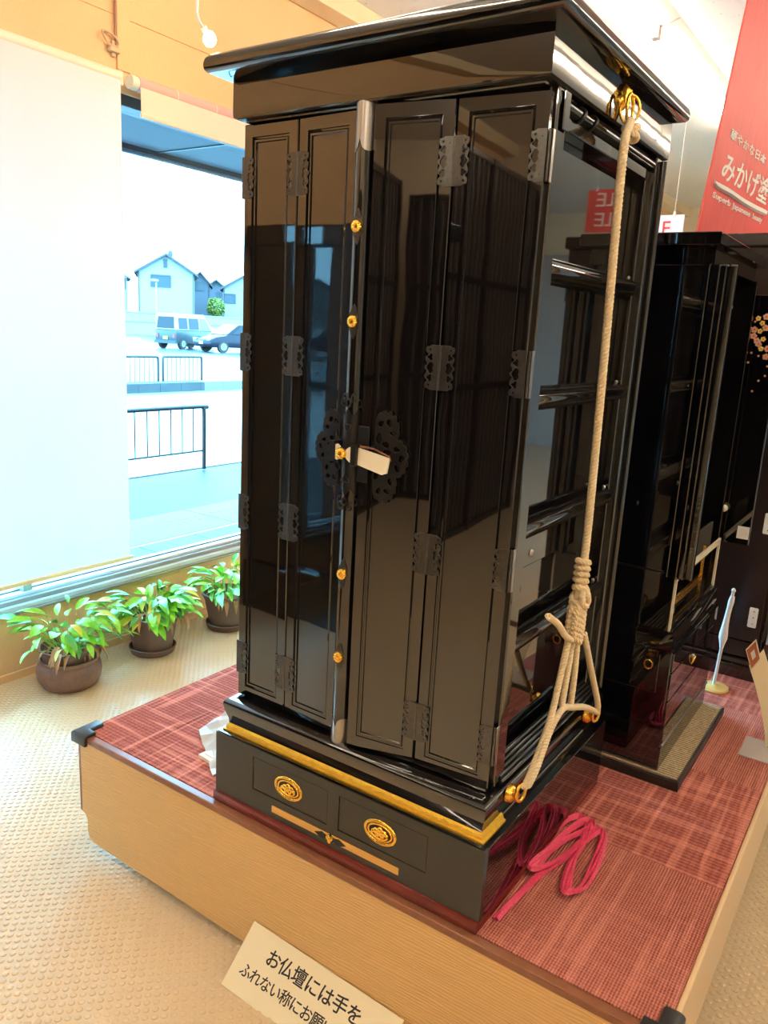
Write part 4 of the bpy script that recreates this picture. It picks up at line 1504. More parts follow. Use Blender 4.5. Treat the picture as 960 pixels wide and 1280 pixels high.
rnd = random.Random(5)
fl_me = flower(0.0105).mesh('blossom', 'blossom', 40)
fl_me2 = flower(0.0085).mesh('blossom', 'blossom_gold', 40)
pet_me = MB().lathe([(0.0035, 0), (0.003, -0.001), (0.0008, -0.0014)], (0, 0, 0), 6, 'y').mesh('petal', 'blossom', 40)
spots_ = [(948, 398), (958, 396), (943, 412), (950, 414), (957, 410), (946, 426), (954, 424), (959, 436), (942, 420), (951, 436), (957, 446), (948, 430), (953, 404)]
for i, (u, v_) in enumerate(spots_):
    p = bp(u, v_, 'y', 1.3995)
    put_mesh('blossom', fl_me if i % 3 else fl_me2, fd, Matrix.Translation(Vector((p.x, 1.4000, p.z)) - world_off(c2)) @ Matrix.Rotation(rnd.uniform(0, 1.2), 4, 'Y'))
for (u, v_) in [(944, 402), (935, 453), (948, 445), (959, 458), (948, 476), (940, 489), (956, 470), (939, 441)]:
    p = bp(u, v_, 'y', 1.3995)
    put_mesh('petal', pet_me, fd, Matrix.Translation(Vector((p.x, 1.4000, p.z)) - world_off(c2)))
# cornice
c2p('frieze', MB().sweep_rect([(-0.004, 1.712), (0.0, 1.716), (0.0, 1.762)], QX0 + 0.005, UX1 - 0.012, QY0 + 0.004, QY1 - 0.004), 'lacquer_flat', bevel=0.0)
c2p('cornice', MB().sweep_rect([(-0.01, 1.757), (0.012, 1.758), (0.014, 1.760), (0.014, 1.786), (0.012, 1.788), (-0.02, 1.789)], QX0 + 0.005, UX1 - 0.008, QY0 - 0.026, QY1 + 0.03), 'lacquer_flat', bevel=0.0)

# ================================================================== DARK BROWN CABINET at the rear of the platform
c3 = thing('display_cabinet', 'dark brown upright cabinet with pale hinge plates behind the folded doors', 'cabinet', (0.2, 2.0, PT))
VY, VX0, VX1 = 1.765, -0.42, 0.52


def c3p(name, mb, m, bevel=0.0, smooth=None, parent=None):
    return put(name, mb, m, parent or c3, smooth, bevel)


c3p('plinth', B(VX0 - 0.01, VX1 + 0.01, VY - 0.012, VY + 0.50, PT, 0.372), 'lacquer_flat', bevel=0.003)
c3p('plinth_moulding', B(VX0 - 0.006, VX1 + 0.006, VY - 0.008, VY + 0.50, 0.372, 0.392), 'cab_brown', bevel=0.004)
c3p('body', B(VX0, VX1, VY + 0.022, VY + 0.49, 0.39, 1.66), 'cab_brown', bevel=0.002)
for (a, b_) in ((VX0 + 0.004, 0.214), (0.262, VX1 - 0.004)):
    d = c3p('cabinet_door', B(a, b_, VY, VY + 0.021, 0.465, 1.652), 'cab_brown', bevel=0.003)
    c3p('lower_panel', B(a, b_, VY + 0.003, VY + 0.021, 0.398, 0.460), 'cab_brown', bevel=0.003)
    hx = (b_ - 0.030) if a < 0 else a + 0.030
    for z in (0.915, 0.560, 1.30):
        h_ = put('hinge_plate', B(hx - 0.016, hx + 0.014, VY - 0.003, VY + 0.001, z - 0.038, z + 0.038), 'hinge_white', d, bevel=0.004)
        for q in (-0.024, 0.0, 0.024):
            put('hinge_rivet', MB().lathe([(0.003, 0), (0.002, -0.002)], (hx, VY - 0.003, z + q), 8, 'y'), 'brown_edge', d)
c3p('centre_strip', B(0.222, 0.254, VY + 0.004, VY + 0.03, 0.395, 1.655), 'lacquer_flat', bevel=0.004)
c3p('edge_rod', MB().tube([(0.243, VY + 0.002, 0.47), (0.243, VY + 0.002, 1.60)], 0.004, 8), 'grey_metal', smooth=60)
c3p('frieze_board', B(VX0 - 0.004, VX1 + 0.004, VY - 0.004, VY + 0.49, 1.664, 1.86), 'cab_brown', bevel=0.002)
c3p('frieze_lip', B(VX0 - 0.008, VX1 + 0.008, VY - 0.008, VY + 0.49, 1.656, 1.664), 'grey_metal')
c3p('top_board', B(VX0 - 0.02, VX1 + 0.02, VY - 0.016, VY + 0.50, 1.86, 1.905), 'cab_brown', bevel=0.006)

# ================================================================== SMALL STANDS on the carpet
fl = thing('flag_stand', 'rolled white flag on a short pole with a round yellow base', 'flag', (0.118, 1.60, PT))
put('stand_base', MB().lathe([(0.046, 0.0), (0.048, 0.003), (0.046, 0.010), (0.012, 0.013), (0.006, 0.018)], (0.118, 1.60, PT + 0.001), 24), 'yellow_disc', fl, smooth=35)
P0, P1 = Vector((0.113, 1.60, PT + 0.012)), bp(917, 738, 'y', 1.60)
put('flag_pole', MB().tube([P0, P1], 0.0055, 8), 'white_plastic', fl, smooth=60)
rr = [0.006, 0.010, 0.015, 0.0145, 0.012, 0.0105, 0.0095, 0.009, 0.009, 0.0105, 0.008]
put('rolled_flag', MB().tube([P0.lerp(P1, 0.40 + 0.54 * k / 10) + Vector((-0.003 * math.sin(k * 0.35), 0, 0)) for k in range(11)], rr, 9), 'flag_cloth', fl, smooth=40)
put('pole_finial', MB().lathe([(0.002, -0.008), (0.007, -0.004), (0.008, 0.0), (0.005, 0.006), (0.001, 0.009)], P1, 10), 'white_plastic', fl, smooth=50)

ps = thing('price_stand', 'clear acrylic card stand with a brown label at the carpet edge', 'card stand', (0.33, 1.2, PT))
put('stand_foot', B(0.283, 0.385, 1.145, 1.285, PT + 0.001, PT + 0.006), 'acrylic', ps, bevel=0.0015)
pa_ = [bp(u, v_, 'y', 1.252) for u, v_ in ((936, 832), (944, 857), (951, 885), (956, 915))] + [Vector((0.345, 1.235, PT + 0.005))]
vs, fs = [], []
wv = bp(951, 820, 'y', 1.252) - bp(937, 835, 'y', 1.252)
wv = Vector((wv.x * 1.25, 0.012, wv.z * 1.25))
for p in pa_:
    for s in (0, 1):
        q = p + wv * s
        vs += [q, q + Vector((0.0, 0.003, 0.0))]
for i in range(len(pa_) - 1):
    o_ = i * 4
    fs += [(o_, o_ + 4, o_ + 6, o_ + 2), (o_ + 1, o_ + 3, o_ + 7, o_ + 5), (o_, o_ + 1, o_ + 5, o_ + 4), (o_ + 2, o_ + 6, o_ + 7, o_ + 3)]
fs += [(0, 2, 3, 1), (16, 17, 19, 18)]
put('leaning_panel', MB().add(vs, fs), 'card_cream', ps, smooth=40)
a_, b2_, c_, d_ = bp(932, 812, 'y', 1.25), bp(945, 799, 'y', 1.25), bp(951, 824, 'y', 1.25), bp(939, 838, 'y', 1.25)
th_ = Vector((0.0, 0.003, 0))
lbl = MB().add([a_, b2_, c_, d_, a_ + th_, b2_ + th_, c_ + th_, d_ + th_], [(0, 1, 2, 3), (7, 6, 5, 4), (0, 4, 5, 1), (1, 5, 6, 2), (2, 6, 7, 3), (3, 7, 4, 0)])
put('label_card', lbl, 'paper', ps)
ctr = (a_ + b2_ + c_ + d_) / 4
ins = [ctr + (q - ctr) * 0.86 - Vector((0, 0.0008, 0)) for q in (a_, b2_, c_, d_)]
put('label_print', MB().add(ins, [(0, 1, 2, 3)]), 'label_brown', ps)
ins = [ctr + (q - ctr) * 0.36 - Vector((0, 0.0014, 0)) for q in (a_, b2_, c_, d_)]
put('label_mark', MB().add(ins, [(0, 1, 2, 3)]), 'white_ink', ps)

# ================================================================== RED BANNER and hanging sale signs
BB = Vector((-0.20, 1.766, 1.908))
lean = 0.075 / 0.80
dirx = Vector((0.095, 0.995, 0)).normalized()
upv = Vector((lean, 0, 1)).normalized()
nrm = upv.cross(dirx).normalized() * -1
if nrm.x < 0:
    nrm = -nrm
ban = thing('hanging_banner', 'large red cloth banner with white brush lettering above the brown cabinet', 'banner', (0, 0, 0))
# local x along the banner, local z up, local -y towards the viewer
Mb = Matrix(((dirx.x, -nrm.x, upv.x, BB.x), (dirx.y, -nrm.y, upv.y, BB.y), (dirx.z, -nrm.z, upv.z, BB.z), (0, 0, 0, 1)))
ban.matrix_world = Mb
Mi = Mb.inverted()
BW, BH = 1.75, 1.26
put('banner_cloth', B(0, BW, 0, 0.006, 0, BH), 'banner_red', ban, local=True)
put('top_rod', MB().tube([(-0.03, 0.003, BH), (BW + 0.03, 0.003, BH)], 0.012, 10), 'white_plastic', ban, smooth=60, local=True)
for x in (0.08, BW - 0.08):
    put('hanging_wire', MB().tube([(x, 0.003, BH), (x, 0.003, BH + 0.045)], 0.003, 6), 'white_plastic', ban, local=True)


def on_banner(u, v_):
    d = Mi.to_3x3() @ ray(u, v_)
    o = Mi @ CAM
    t_ = -o.y / d.y
    return o + d * t_


def banner_text(body, px0, px1, hpx0, hpx1, spacing=1.0, wscale=1.0):
    """lettering whose left end sits at px0 and right end at px1 (photo pixels on the banner)"""
    a = on_banner(*px0)
    c = on_banner(*px1)
    hh = (on_banner(*hpx0) - on_banner(*hpx1)).length
    me_ = text_mesh(body, hh * 1.15, 'white_ink', 0.001, spacing=spacing, bold=0.012)
    xs_ = [v.co.x for v in me_.vertices]
    w = max(xs_) - min(xs_)
    sx_ = (c - a).length / w
    ang = math.atan2(c.z - a.z, c.x - a.x)
    put_mesh('lettering', me_, ban, Matrix.Translation((a.x, -0.001, a.z)) @ Matrix.Rotation(-ang, 4, 'Y') @ Matrix.Diagonal((sx_, 1, 1, 1)))


banner_text('みかげ塗', (900, 219), (957, 253), (908, 186), (901, 219))
banner_text('華やかな日本', (912, 171), (956, 205), (916, 159), (913, 171))
banner_text('Superb', (890, 246), (912, 257.5), (892, 238), (890, 247))
banner_text('Japanese', (915, 259.5), (937.5, 270.5), (892, 238), (890, 247))
banner_text('beauty', (940, 272), (951.5, 277.5), (892, 238), (890, 247))
ul = [on_banner(u, v_) for u, v_ in ((893, 227), (897, 232), (912, 240), (930, 252), (945, 260), (956, 265))]
put('brush_line', MB().tube([(p.x, -0.001, p.z) for p in smooth_path(ul, 5)], [0.006 + 0.006 * min(1, k / 6) for k in range(len(smooth_path(ul, 5)))], 6), 'white_ink', ban, local=True)


def sale_sign(name, label, x0, x1, y, z0, z1, board, ink, lines, wires, size):
    t_ = thing(name, label, 'sign', ((x0 + x1) / 2, y, z0))
    put('board', B(x0, x1, y, y + 0.006, z0, z1), board, t_)
    for i, l_ in enumerate(lines):
        me_ = text_mesh(l_, size, ink, 0.001, 'RIGHT' if len(lines) == 1 else 'CENTER')
        xx = x1 - 0.075 if len(lines) == 1 else (x0 + x1) / 2
        zz_ = z1 - 0.118 if len(lines) == 1 else z0 + (z1 - z0) * (1 - (i + 0.86) / (len(lines) + 0.16))
        put_mesh('lettering', me_, t_, Matrix.Translation(Vector((xx, y - 0.002, zz_)) - world_off(t_)))
    for x in wires:
        put('hanging_wire', MB().tube([(x, y + 0.003, z1), (x, y + 0.003, ZC)], 0.002, 6), 'white_plastic', t_)
        put('wire_clip', MB().tube([(x, y + 0.003, z1 - 0.01), (x, y + 0.003, z1 + 0.02)], [0.012, 0.006], 8), 'white_plastic', t_)


a_, b2_ = bp(856, 268, 'y', 4.0), bp(843, 268, 'y', 4.0)
sale_sign('hanging_sign', 'white hanging sale sign with a red letter beyond the small cabinet', a_.x - 0.56, a_.x, 4.0, a_.z - 0.20, a_.z, 'flag_cloth', 'red_text', ['SALE'], (b2_.x, a_.x - 0.50), 0.118)
sale_sign('hanging_sign', 'red hanging sale sign mirrored in the lacquered cabinet side', 0.93, 1.31, 3.9, 2.205, 2.465, 'banner_red', 'white_ink', ['SALE', 'SALE'], (0.99, 1.25), 0.118)


# ================================================================== POTTED PLANTS by the window
def leaf_mesh(name, material, L=0.1, w=0.018, droop=0.9, fold=0.35):
    n = 7
    vs, fs = [], []
    for i in range(n + 1):
        s = i / n
        ww = w * (math.sin(PI * min(1, s * 0.93 + 0.05)) ** 0.8) * (1 - 0.25 * s)
        ang = droop * s * s
        x = L * (s - 0.10 * droop * s ** 3)
        z = -L * 0.42 * droop * s ** 2.2
        vs += [(x, -ww, z + fold * ww), (x, 0, z), (x, ww, z + fold * ww)]
    for i in range(n):
        a = i * 3
        fs += [(a, a + 1, a + 4, a + 3), (a + 1, a + 2, a + 5, a + 4)]
    mb = MB().add(vs, fs)
    return mb.mesh(name, material, 80)


LEAVES = {
    'g': leaf_mesh('leaf', 'leaf_green', 0.105, 0.020, 0.8),
    'd': leaf_mesh('leaf', 'leaf_dark', 0.095, 0.017, 0.7),
    'y': leaf_mesh('leaf', 'leaf_yellow', 0.085, 0.016, 1.0),
    'b': leaf_mesh('dead_leaf', 'leaf_dead', 0.070, 0.010, 1.6, 0.8),
    'w': leaf_mesh('leaf', 'leaf_green', 0.080, 0.027, 0.5),
}
STALK = MB().tube([(0, 0, 0), (0, 0, 0.25), (0.02, 0, 0.6), (0.10, 0, 1.0)], [0.022, 0.018, 0.014, 0.010], 5).mesh('stalk', 'stem_green', 60)


def potted_plant(label, x, y, pot, nleaf, spread, height, seed, dead, scale):
    rnd_ = random.Random(seed)
    x, y, scale = KX(x), KY(y), scale * K
    t_ = thing('potted_plant', label, 'potted plant', (x, y, FZ))
    if pot == 'cover':
        put('cover_pot', MB().lathe([(0.072, 0.0), (0.092, 0.008), (0.108, 0.035), (0.112, 0.062), (0.107, 0.088), (0.100, 0.098), (0.104, 0.106), (0.103, 0.112), (0.094, 0.110), (0.092, 0.095)], (x, y, FZ), 32), 'pot_cover', t_, smooth=50)
        rim, zr = 0.094, 0.150
        put('inner_pot', MB().lathe([(0.075, 0.03), (0.088, 0.10), (0.094, 0.138), (0.099, 0.140), (0.099, 0.150), (0.093, 0.151), (0.088, 0.132)], (x, y, FZ), 32), 'pot_brown', t_, smooth=40)
    else:
        put('saucer', MB().lathe([(0.070, 0.0), (0.076, 0.004), (0.084, 0.026), (0.081, 0.028), (0.074, 0.010)], (x, y, FZ), 32), 'pot_brown', t_, smooth=40)
        put('pot', MB().lathe([(0.066, 0.010), (0.074, 0.05), (0.086, 0.115), (0.094, 0.135), (0.098, 0.140), (0.098, 0.148), (0.092, 0.149), (0.087, 0.130)], (x, y, FZ), 32), 'pot_brown', t_, smooth=40)
        zr = 0.148
    put('soil', MB().lathe([(0.090, zr - 0.022), (0.06, zr - 0.012), (0.02, zr - 0.010)], (x, y, FZ), 20), 'soil', t_, smooth=60)
    for k in range(nleaf):
        a = rnd_.uniform(0, 2 * PI)
        r0 = 0.05 * math.sqrt(rnd_.random())
        h = height * rnd_.uniform(0.30, 1.0)
        outr = spread * rnd_.uniform(0.2, 1.0)
        if x + scale * math.cos(a) * (r0 + outr + 0.09) < XW + 0.015:
            a = PI - a
        base = Vector((r0 * math.cos(a), r0 * math.sin(a), zr - 0.015))
        tip = base + Vector((outr * math.cos(a), outr * math.sin(a), h))
        dv = tip - base
        Ls = dv.length
        q = Vector((0, 0, 1)).rotation_difference(dv.normalized())
        put_mesh('stalk', STALK, t_, Matrix.Translation(base) @ q.to_matrix().to_4x4() @ Matrix.Diagonal((0.08, 0.08, Ls, 1)))
        kind = rnd_.choice('ggggdddw' + 'y')
        el = rnd_.uniform(-0.1, 0.75) if outr < spread * 0.7 else rnd_.uniform(-0.5, 0.3)
        s = rnd_.uniform(0.55, 1.05)
        Ml = Matrix.Translation(tip - dv.normalized() * 0.01) @ Matrix.Rotation(a + rnd_.uniform(-0.5, 0.5), 4, 'Z') @ Matrix.Rotation(-el, 4, 'Y') @ Matrix.Rotation(rnd_.uniform(-0.6, 0.6), 4, 'X') @ Matrix.Scale(s, 4)
        put_mesh('leaf', LEAVES[kind], t_, Ml)
    for k in range(dead):
        a = rnd_.uniform(0, 2 * PI)
        r0 = rnd_.uniform(0.05, 0.098)
        z = zr + rnd_.uniform(0.0, 0.03)
        if math.cos(a) < -0.3:
            a = PI - a
        Ml = Matrix.Translation((r0 * math.cos(a), r0 * math.sin(a), z)) @ Matrix.Rotation(a + rnd_.uniform(-0.7, 0.7), 4, 'Z') @ Matrix.Rotation(rnd_.uniform(-0.2, 0.9), 4, 'Y') @ Matrix.Scale(rnd_.uniform(0.7, 1.2), 4)
        put_mesh('dead_leaf', LEAVES['b'], t_, Ml)
    t_.scale = (scale, scale, scale)


potted_plant('straggly green plant in a squat brown cover pot on the floor', -2.185, 0.535, 'cover', 85, 0.15, 0.16, 11, 26, 1.16)
potted_plant('bushy green plant in a brown pot and saucer, between the two other potted plants', -2.205, 0.985, 'plain', 120, 0.095, 0.10, 23, 22, 1.28)
potted_plant('green plant in a brown pot half hidden by the black cabinet', -2.175, 1.43, 'plain', 85, 0.10, 0.13, 37, 18, 1.28)


# ================================================================== UNSEEN CABINETS and screens added for the doors to mirror dark shapes
def unseen_cabinet(y0, y1, h, label):
    x0, x1, z0 = XW + 0.04, -1.74, FZ
    t_ = thing('unseen_cabinet', label, 'cabinet', ((x0 + x1) / 2, (y0 + y1) / 2, z0), group='unseen black cabinets added for the door reflections')
    put('plinth', B(x0, x1 + 0.03, y0, y1, z0, z0 + 0.28), 'lacquer_flat', t_, bevel=0.004)
    put('body', B(x0, x1 - 0.02, y0 + 0.03, y1 - 0.03, z0 + 0.28, z0 + h - 0.10), 'lacquer_flat', t_)
    w = (y1 - y0 - 0.08) / 4
    for k in range(4):
        d = put('cabinet_door', B(x1 - 0.018, x1, y0 + 0.04 + k * w + 0.002, y0 + 0.04 + (k + 1) * w - 0.002, z0 + 0.30, z0 + h - 0.11), 'lacquer_flat', t_, bevel=0.005)
        if k in (1, 2):
            put('door_knob', MB().lathe([(0.010, 0), (0.010, 0.008), (0.003, 0.012)], (x1, y0 + 0.04 + 2 * w + (0.03 if k == 2 else -0.03), z0 + 0.95), 10, 'x'), 'gold', d, smooth=50)
    put('cornice', B(x0, x1 + 0.05, y0 - 0.01, y1 + 0.01, z0 + h - 0.10, z0 + h), 'lacquer_flat', t_, bevel=0.012)


unseen_cabinet(-2.48, -1.68, 2.06, 'unseen black cabinet added for the door reflections, next to the window blind')
unseen_cabinet(-3.36, -2.54, 2.24, 'unseen black cabinet added for the door reflections, next to the dark lattice screen')
scr = thing('unseen_screen', 'tall dark lattice screen, unseen, added for the door reflections beyond the black cabinets', 'screen', (-1.85, -4.5, FZ))  # both lattice screens are added out of view to darken what the doors reflect
put('backing_board', B(-2.0, -1.98, -5.55, -3.42, FZ, 2.80), 'cab_brown', scr)
for y in (-5.55, -4.49, -3.46):
    put('screen_post', B(-1.98, -1.93, y, y + 0.045, FZ, 2.80), 'cab_brown', scr, bevel=0.003)
for z in (FZ, 1.1, 1.9, 2.755):
    put('screen_rail', B(-1.975, -1.94, -5.5, -3.46, z, z + 0.045), 'cab_brown', scr, bevel=0.003)
for k in range(22):
    y = -5.46 + 0.09 * k
    put('lattice_slat', B(-1.97, -1.95, y, y + 0.018, 0.0, 2.76), 'cab_frieze', scr)
scr = thing('unseen_screen', 'wide dark lattice screen, unseen, added to darken the door reflections', 'screen', (-0.2, -5.6, FZ))
put('backing_board', B(-1.9, 1.8, -5.72, -5.70, FZ, 2.70), 'cab_brown', scr)
for x in (-1.9, -0.65, 0.6, 1.755):
    put('screen_post', B(x, x + 0.045, -5.70, -5.65, FZ, 2.70), 'cab_brown', scr, bevel=0.003)
for z in (FZ, 1.1, 1.9, 2.655):
    put('screen_rail', B(-1.86, 1.76, -5.70, -5.665, z, z + 0.045), 'cab_brown', scr, bevel=0.003)
for k in range(36):
    x = -1.80 + 0.10 * k
    put('lattice_slat', B(x, x + 0.018, -5.70, -5.68, 0.0, 2.66), 'cab_frieze', scr)

# ================================================================== OUTDOORS
GZ = -0.10
structure(put('ground_forecourt', B(-6.05, XO, -12, 30, GZ - 0.1, GZ - 0.012), 'asphalt'))
walk = structure(put('pavement', B(-4.62, XO, -12, 30, GZ - 0.012, GZ - 0.008), 'paving'))
for i in range(14):
    put('paving_slab', B(-3.93, -3.16, 0.2 + 0.52 * i, 0.2 + 0.52 * i + 0.512, GZ - 0.008, GZ), 'paving', walk)
for i in range(9):
    put('paving_slab', B(-4.60, -3.97, 0.0 + 1.1 * i, 0.0 + 1.1 * i + 1.09, GZ - 0.008, GZ), 'paving_light', walk)
put('drain_channel', B(-3.97, -3.93, -12, 30, GZ - 0.008, GZ - 0.002), 'frame_dark', walk)
put('paving_slab', B(-3.15, XO - 0.01, -3, 12, GZ - 0.008, GZ + 0.06), 'paving_light', walk)
for i in range(26):
    put('tactile_dot', MB().lathe([(0.016, 0), (0.010, 0.005)], (-4.36 + 0.10 * (i % 2), 2.95 + 0.045 * i, GZ), 6), 'frame_dark', walk)
structure(put('road', B(-13.6, -6.05, -40, 80, GZ - 0.1, GZ), 'road'))
structure(put('parking_lot', B(-62, -14.0, -40, 100, GZ - 0.1, GZ + 0.02), 'lot'))
structure(put('house_ground', B(-140, -62, -60, 160, GZ - 0.1, GZ + 0.01), 'paving'))
k0 = bp(252, 486, 'x', -13.7).y
for (a, b_, m_, l_) in ((-20, k0, 'kerb_dark', 'dark wet concrete kerb at the far road edge'), (k0, 60, 'kerb_light', 'pale concrete kerb continuing from the dark kerb')):
    t_ = thing('kerb', l_, 'kerb', (-13.8, (a + b_) / 2, GZ))
    n = 0
    y = a
    while y < b_ - 0.01 and n < 120:
        L_ = min(0.6, b_ - y)
        if 4 < y < 26:
            put('kerb_stone', B(-14.0, -13.6, y + 0.004, y + L_ - 0.004, GZ - 0.05, GZ + 0.20), m_, t_)
        y += L_
        n += 1
    for (p, q) in ((a, min(4.0, b_)), (max(26.0, a), b_)):
        if q > p:
            put('kerb_run', B(-14.0, -13.6, p, q, GZ - 0.05, GZ + 0.20), m_, t_)


def railing(label, x, y0, y1, h, r, nbar, hb):
    t_ = thing('guard_rail', label, 'railing', (x, (y0 + y1) / 2, GZ))
    z1 = GZ + h
    c = r * 3
    path = smooth_path([(x, y0, GZ), (x, y0, z1 - c), (x, y0 + c * 0.3, z1 - c * 0.3), (x, y0 + c, z1), (x, y1 - c, z1), (x, y1 - c * 0.3, z1 - c * 0.3), (x, y1, z1 - c), (x, y1, GZ)], 4)
    put('hoop', MB().tube(path, r, 10), 'rail_paint', t_, smooth=60)
    put('bottom_rail', MB().tube([(x, y0, GZ + hb), (x, y1, GZ + hb)], r * 0.5, 8), 'rail_paint', t_, smooth=60)
    for k in range(1, nbar):
        y = y0 + (y1 - y0) * k / nbar
        put('baluster', MB().tube([(x, y, GZ + hb), (x, y, z1)], r * 0.34, 6), 'rail_paint', t_, smooth=60)


ra = bp(255, 586, 'z', GZ)
rh = bp(253, 508, 'x', ra.x).z - GZ
bw_ = (bp(241, 540, 'x', ra.x).y - bp(213, 540, 'x', ra.x).y) / 2
railing('grey hooped guard rail on the near side of the road', ra.x, ra.y - 11 * bw_, ra.y + 0.0, rh, 0.024, 11, rh * 0.30)
rb = bp(252, 481, 'z', GZ + 0.05)
xb_ = -14.35
ye = bp(252, 470, 'x', xb_).y
yj = bp(203, 470, 'x', xb_).y
yk = bp(200, 470, 'x', xb_).y
h2 = bp(230, 446, 'x', xb_).z - GZ
railing('dark barred guard rail beyond the road, opposite the dark hatchback', xb_, yj + 0.02, ye, h2, 0.030, 9, h2 * 0.22)
railing('dark barred guard rail beyond the road, opposite the street lamp pole', xb_, yj - (ye - yj) - 0.1, yk - 0.05, h2, 0.030, 9, h2 * 0.22)

# eave outside the window
ev = structure(put('trim_2', MB().box(-3.42, XO, -4, 12, 2.47, 2.60), 'eave_paint'))
put('eave_gutter', B(-3.46, -3.42, -4, 12, 2.43, 2.56), 'eave_paint', ev)
put('eave_lip', B(-3.425, -3.405, -4, 12, 2.445, 2.47), 'house_roof', ev)
for y in (2.05, 4.4):
    put('soffit_joint', B(-3.42, XO - 0.01, y, y + 0.02, 2.464, 2.47), 'frame_dark', ev)


# ---- cars
def car(name, label, pos, heading, prof, gh, w, paint, roof_paint, wheels, wr, details):
    """side profile in (along, up), front at +x; built in local coordinates"""
    t_ = thing(name, label, 'car', pos, heading)
    h_ = w / 2
    put('body_shell', MB().prism(prof, -h_, h_, 'y'), paint, t_, bevel=0.06, smooth=40, local=True)
    lo_, hi_ = gh
    n = len(lo_)
    vs = [(x, -h_ * 0.97, z) for x, z in lo_] + [(x, -h_ * 0.84, z) for x, z in hi_] + [(x, h_ * 0.97, z) for x, z in lo_] + [(x, h_ * 0.84, z) for x, z in hi_]
    a, b_, c, d = 0, 2, 4, 6
    fs = [(0, 1, 3, 2), (4, 6, 7, 5), (0, 2, 6, 4), (1, 5, 7, 3), (2, 3, 7, 6), (0, 4, 5, 1)]
    put('cabin', MB().add(vs, fs), roof_paint, t_, bevel=0.05, smooth=40, local=True)
    for (x, sy) in [(x, s) for x in wheels for s in (-1, 1)]:
        tw = put('wheel', MB().lathe([(wr, -0.09), (wr, 0.09)], (x, sy * (h_ - 0.07), wr), 18, 'y'), 'tyre', t_, local=True)
        put('wheel_rim', MB().lathe([(wr * 0.62, -0.1), (wr * 0.55, -0.1 * 1.05), (wr * 0.2, -0.1)] if sy < 0 else [(wr * 0.62, 0.1), (wr * 0.55, 0.105), (wr * 0.2, 0.1)], (x, sy * (h_ - 0.07), wr), 12, 'y'), 'wheel_rim', tw, local=True)
    for (nm, mb_, m_) in details:
        put(nm, mb_, m_, t_, local=True)
    return t_


def quad_panel(pts, th=0.012):
    """thin glazed panel through four 3D points"""
    P_ = [Vector(p) for p in pts]
    n = (P_[1] - P_[0]).cross(P_[2] - P_[0]).normalized() * th
    vs = P_ + [p + n for p in P_]
    return MB().add(vs, [(0, 1, 2, 3), (7, 6, 5, 4), (0, 4, 5, 1), (1, 5, 6, 2), (2, 6, 7, 3), (3, 7, 4, 0)])


gr_right = Vector((0.82, 0.57, 0)).normalized()
van_p = bp(233, 436, 'z', GZ + 0.02)
d_away = Vector((van_p.x - CAM.x, van_p.y - CAM.y, 0)).normalized()
d_right = Vector((d_away.y, -d_away.x, 0))
th_ = math.radians(50)
hd = d_right * math.cos(th_) + d_away * math.sin(th_)
ang_v = math.atan2(hd.y, hd.x)
vp_ = [(-1.70, 0.30), (1.45, 0.30), (1.70, 0.42), (1.70, 0.80), (1.45, 1.02), (-1.70, 1.02)]
vg = ([(-1.70, 1.02), (1.42, 1.02)], [(-1.62, 1.86), (0.80, 1.86)])
hv = 0.74
side_y = -hv
det = []
for (x0_, x1_) in ((-1.45, -0.72), (-0.62, 0.22)):
    det.append(('side_window', quad_panel([(x0_, -hv * 0.975, 1.08), (x1_, -hv * 0.975, 1.08), (x1_, -hv * 0.865, 1.68), (x0_, -hv * 0.865, 1.68)]), 'car_glass'))
det.append(('side_window', quad_panel([(0.32, -hv * 0.975, 1.08), (1.22, -hv * 0.975, 1.08), (0.84, -hv * 0.865, 1.68), (0.32, -hv * 0.865, 1.68)]), 'car_glass_light'))
det.append(('rear_window', quad_panel([(-1.715, hv * 0.82, 1.10), (-1.715, -hv * 0.82, 1.10), (-1.65, -hv * 0.74, 1.72), (-1.65, hv * 0.74, 1.72)]), 'car_glass'))
det.append(('number_plate', B(-1.74, -1.70, -0.17, 0.17, 0.50, 0.68), 'plate_yellow'))
for s in (-1, 1):
    det.append(('tail_lamp', B(-1.73, -1.69, s * hv * 0.78 - 0.08, s * hv * 0.78 + 0.08, 0.60, 0.82), 'lamp_red'))
det.append(('rear_bumper', B(-1.76, -1.60, -hv, hv, 0.30, 0.46), 'van_blue'))
det.append(('roof_panel', B(-1.58, 0.76, -hv * 0.82, hv * 0.82, 1.84, 1.90), 'van_roof'))
car('van', 'small blue-grey van with a white roof and yellow number plate', (van_p.x, van_p.y, GZ + 0.02), ang_v, vp_, vg, 1.48, 'van_blue', 'van_roof', (-1.15, 1.15), 0.29, det)

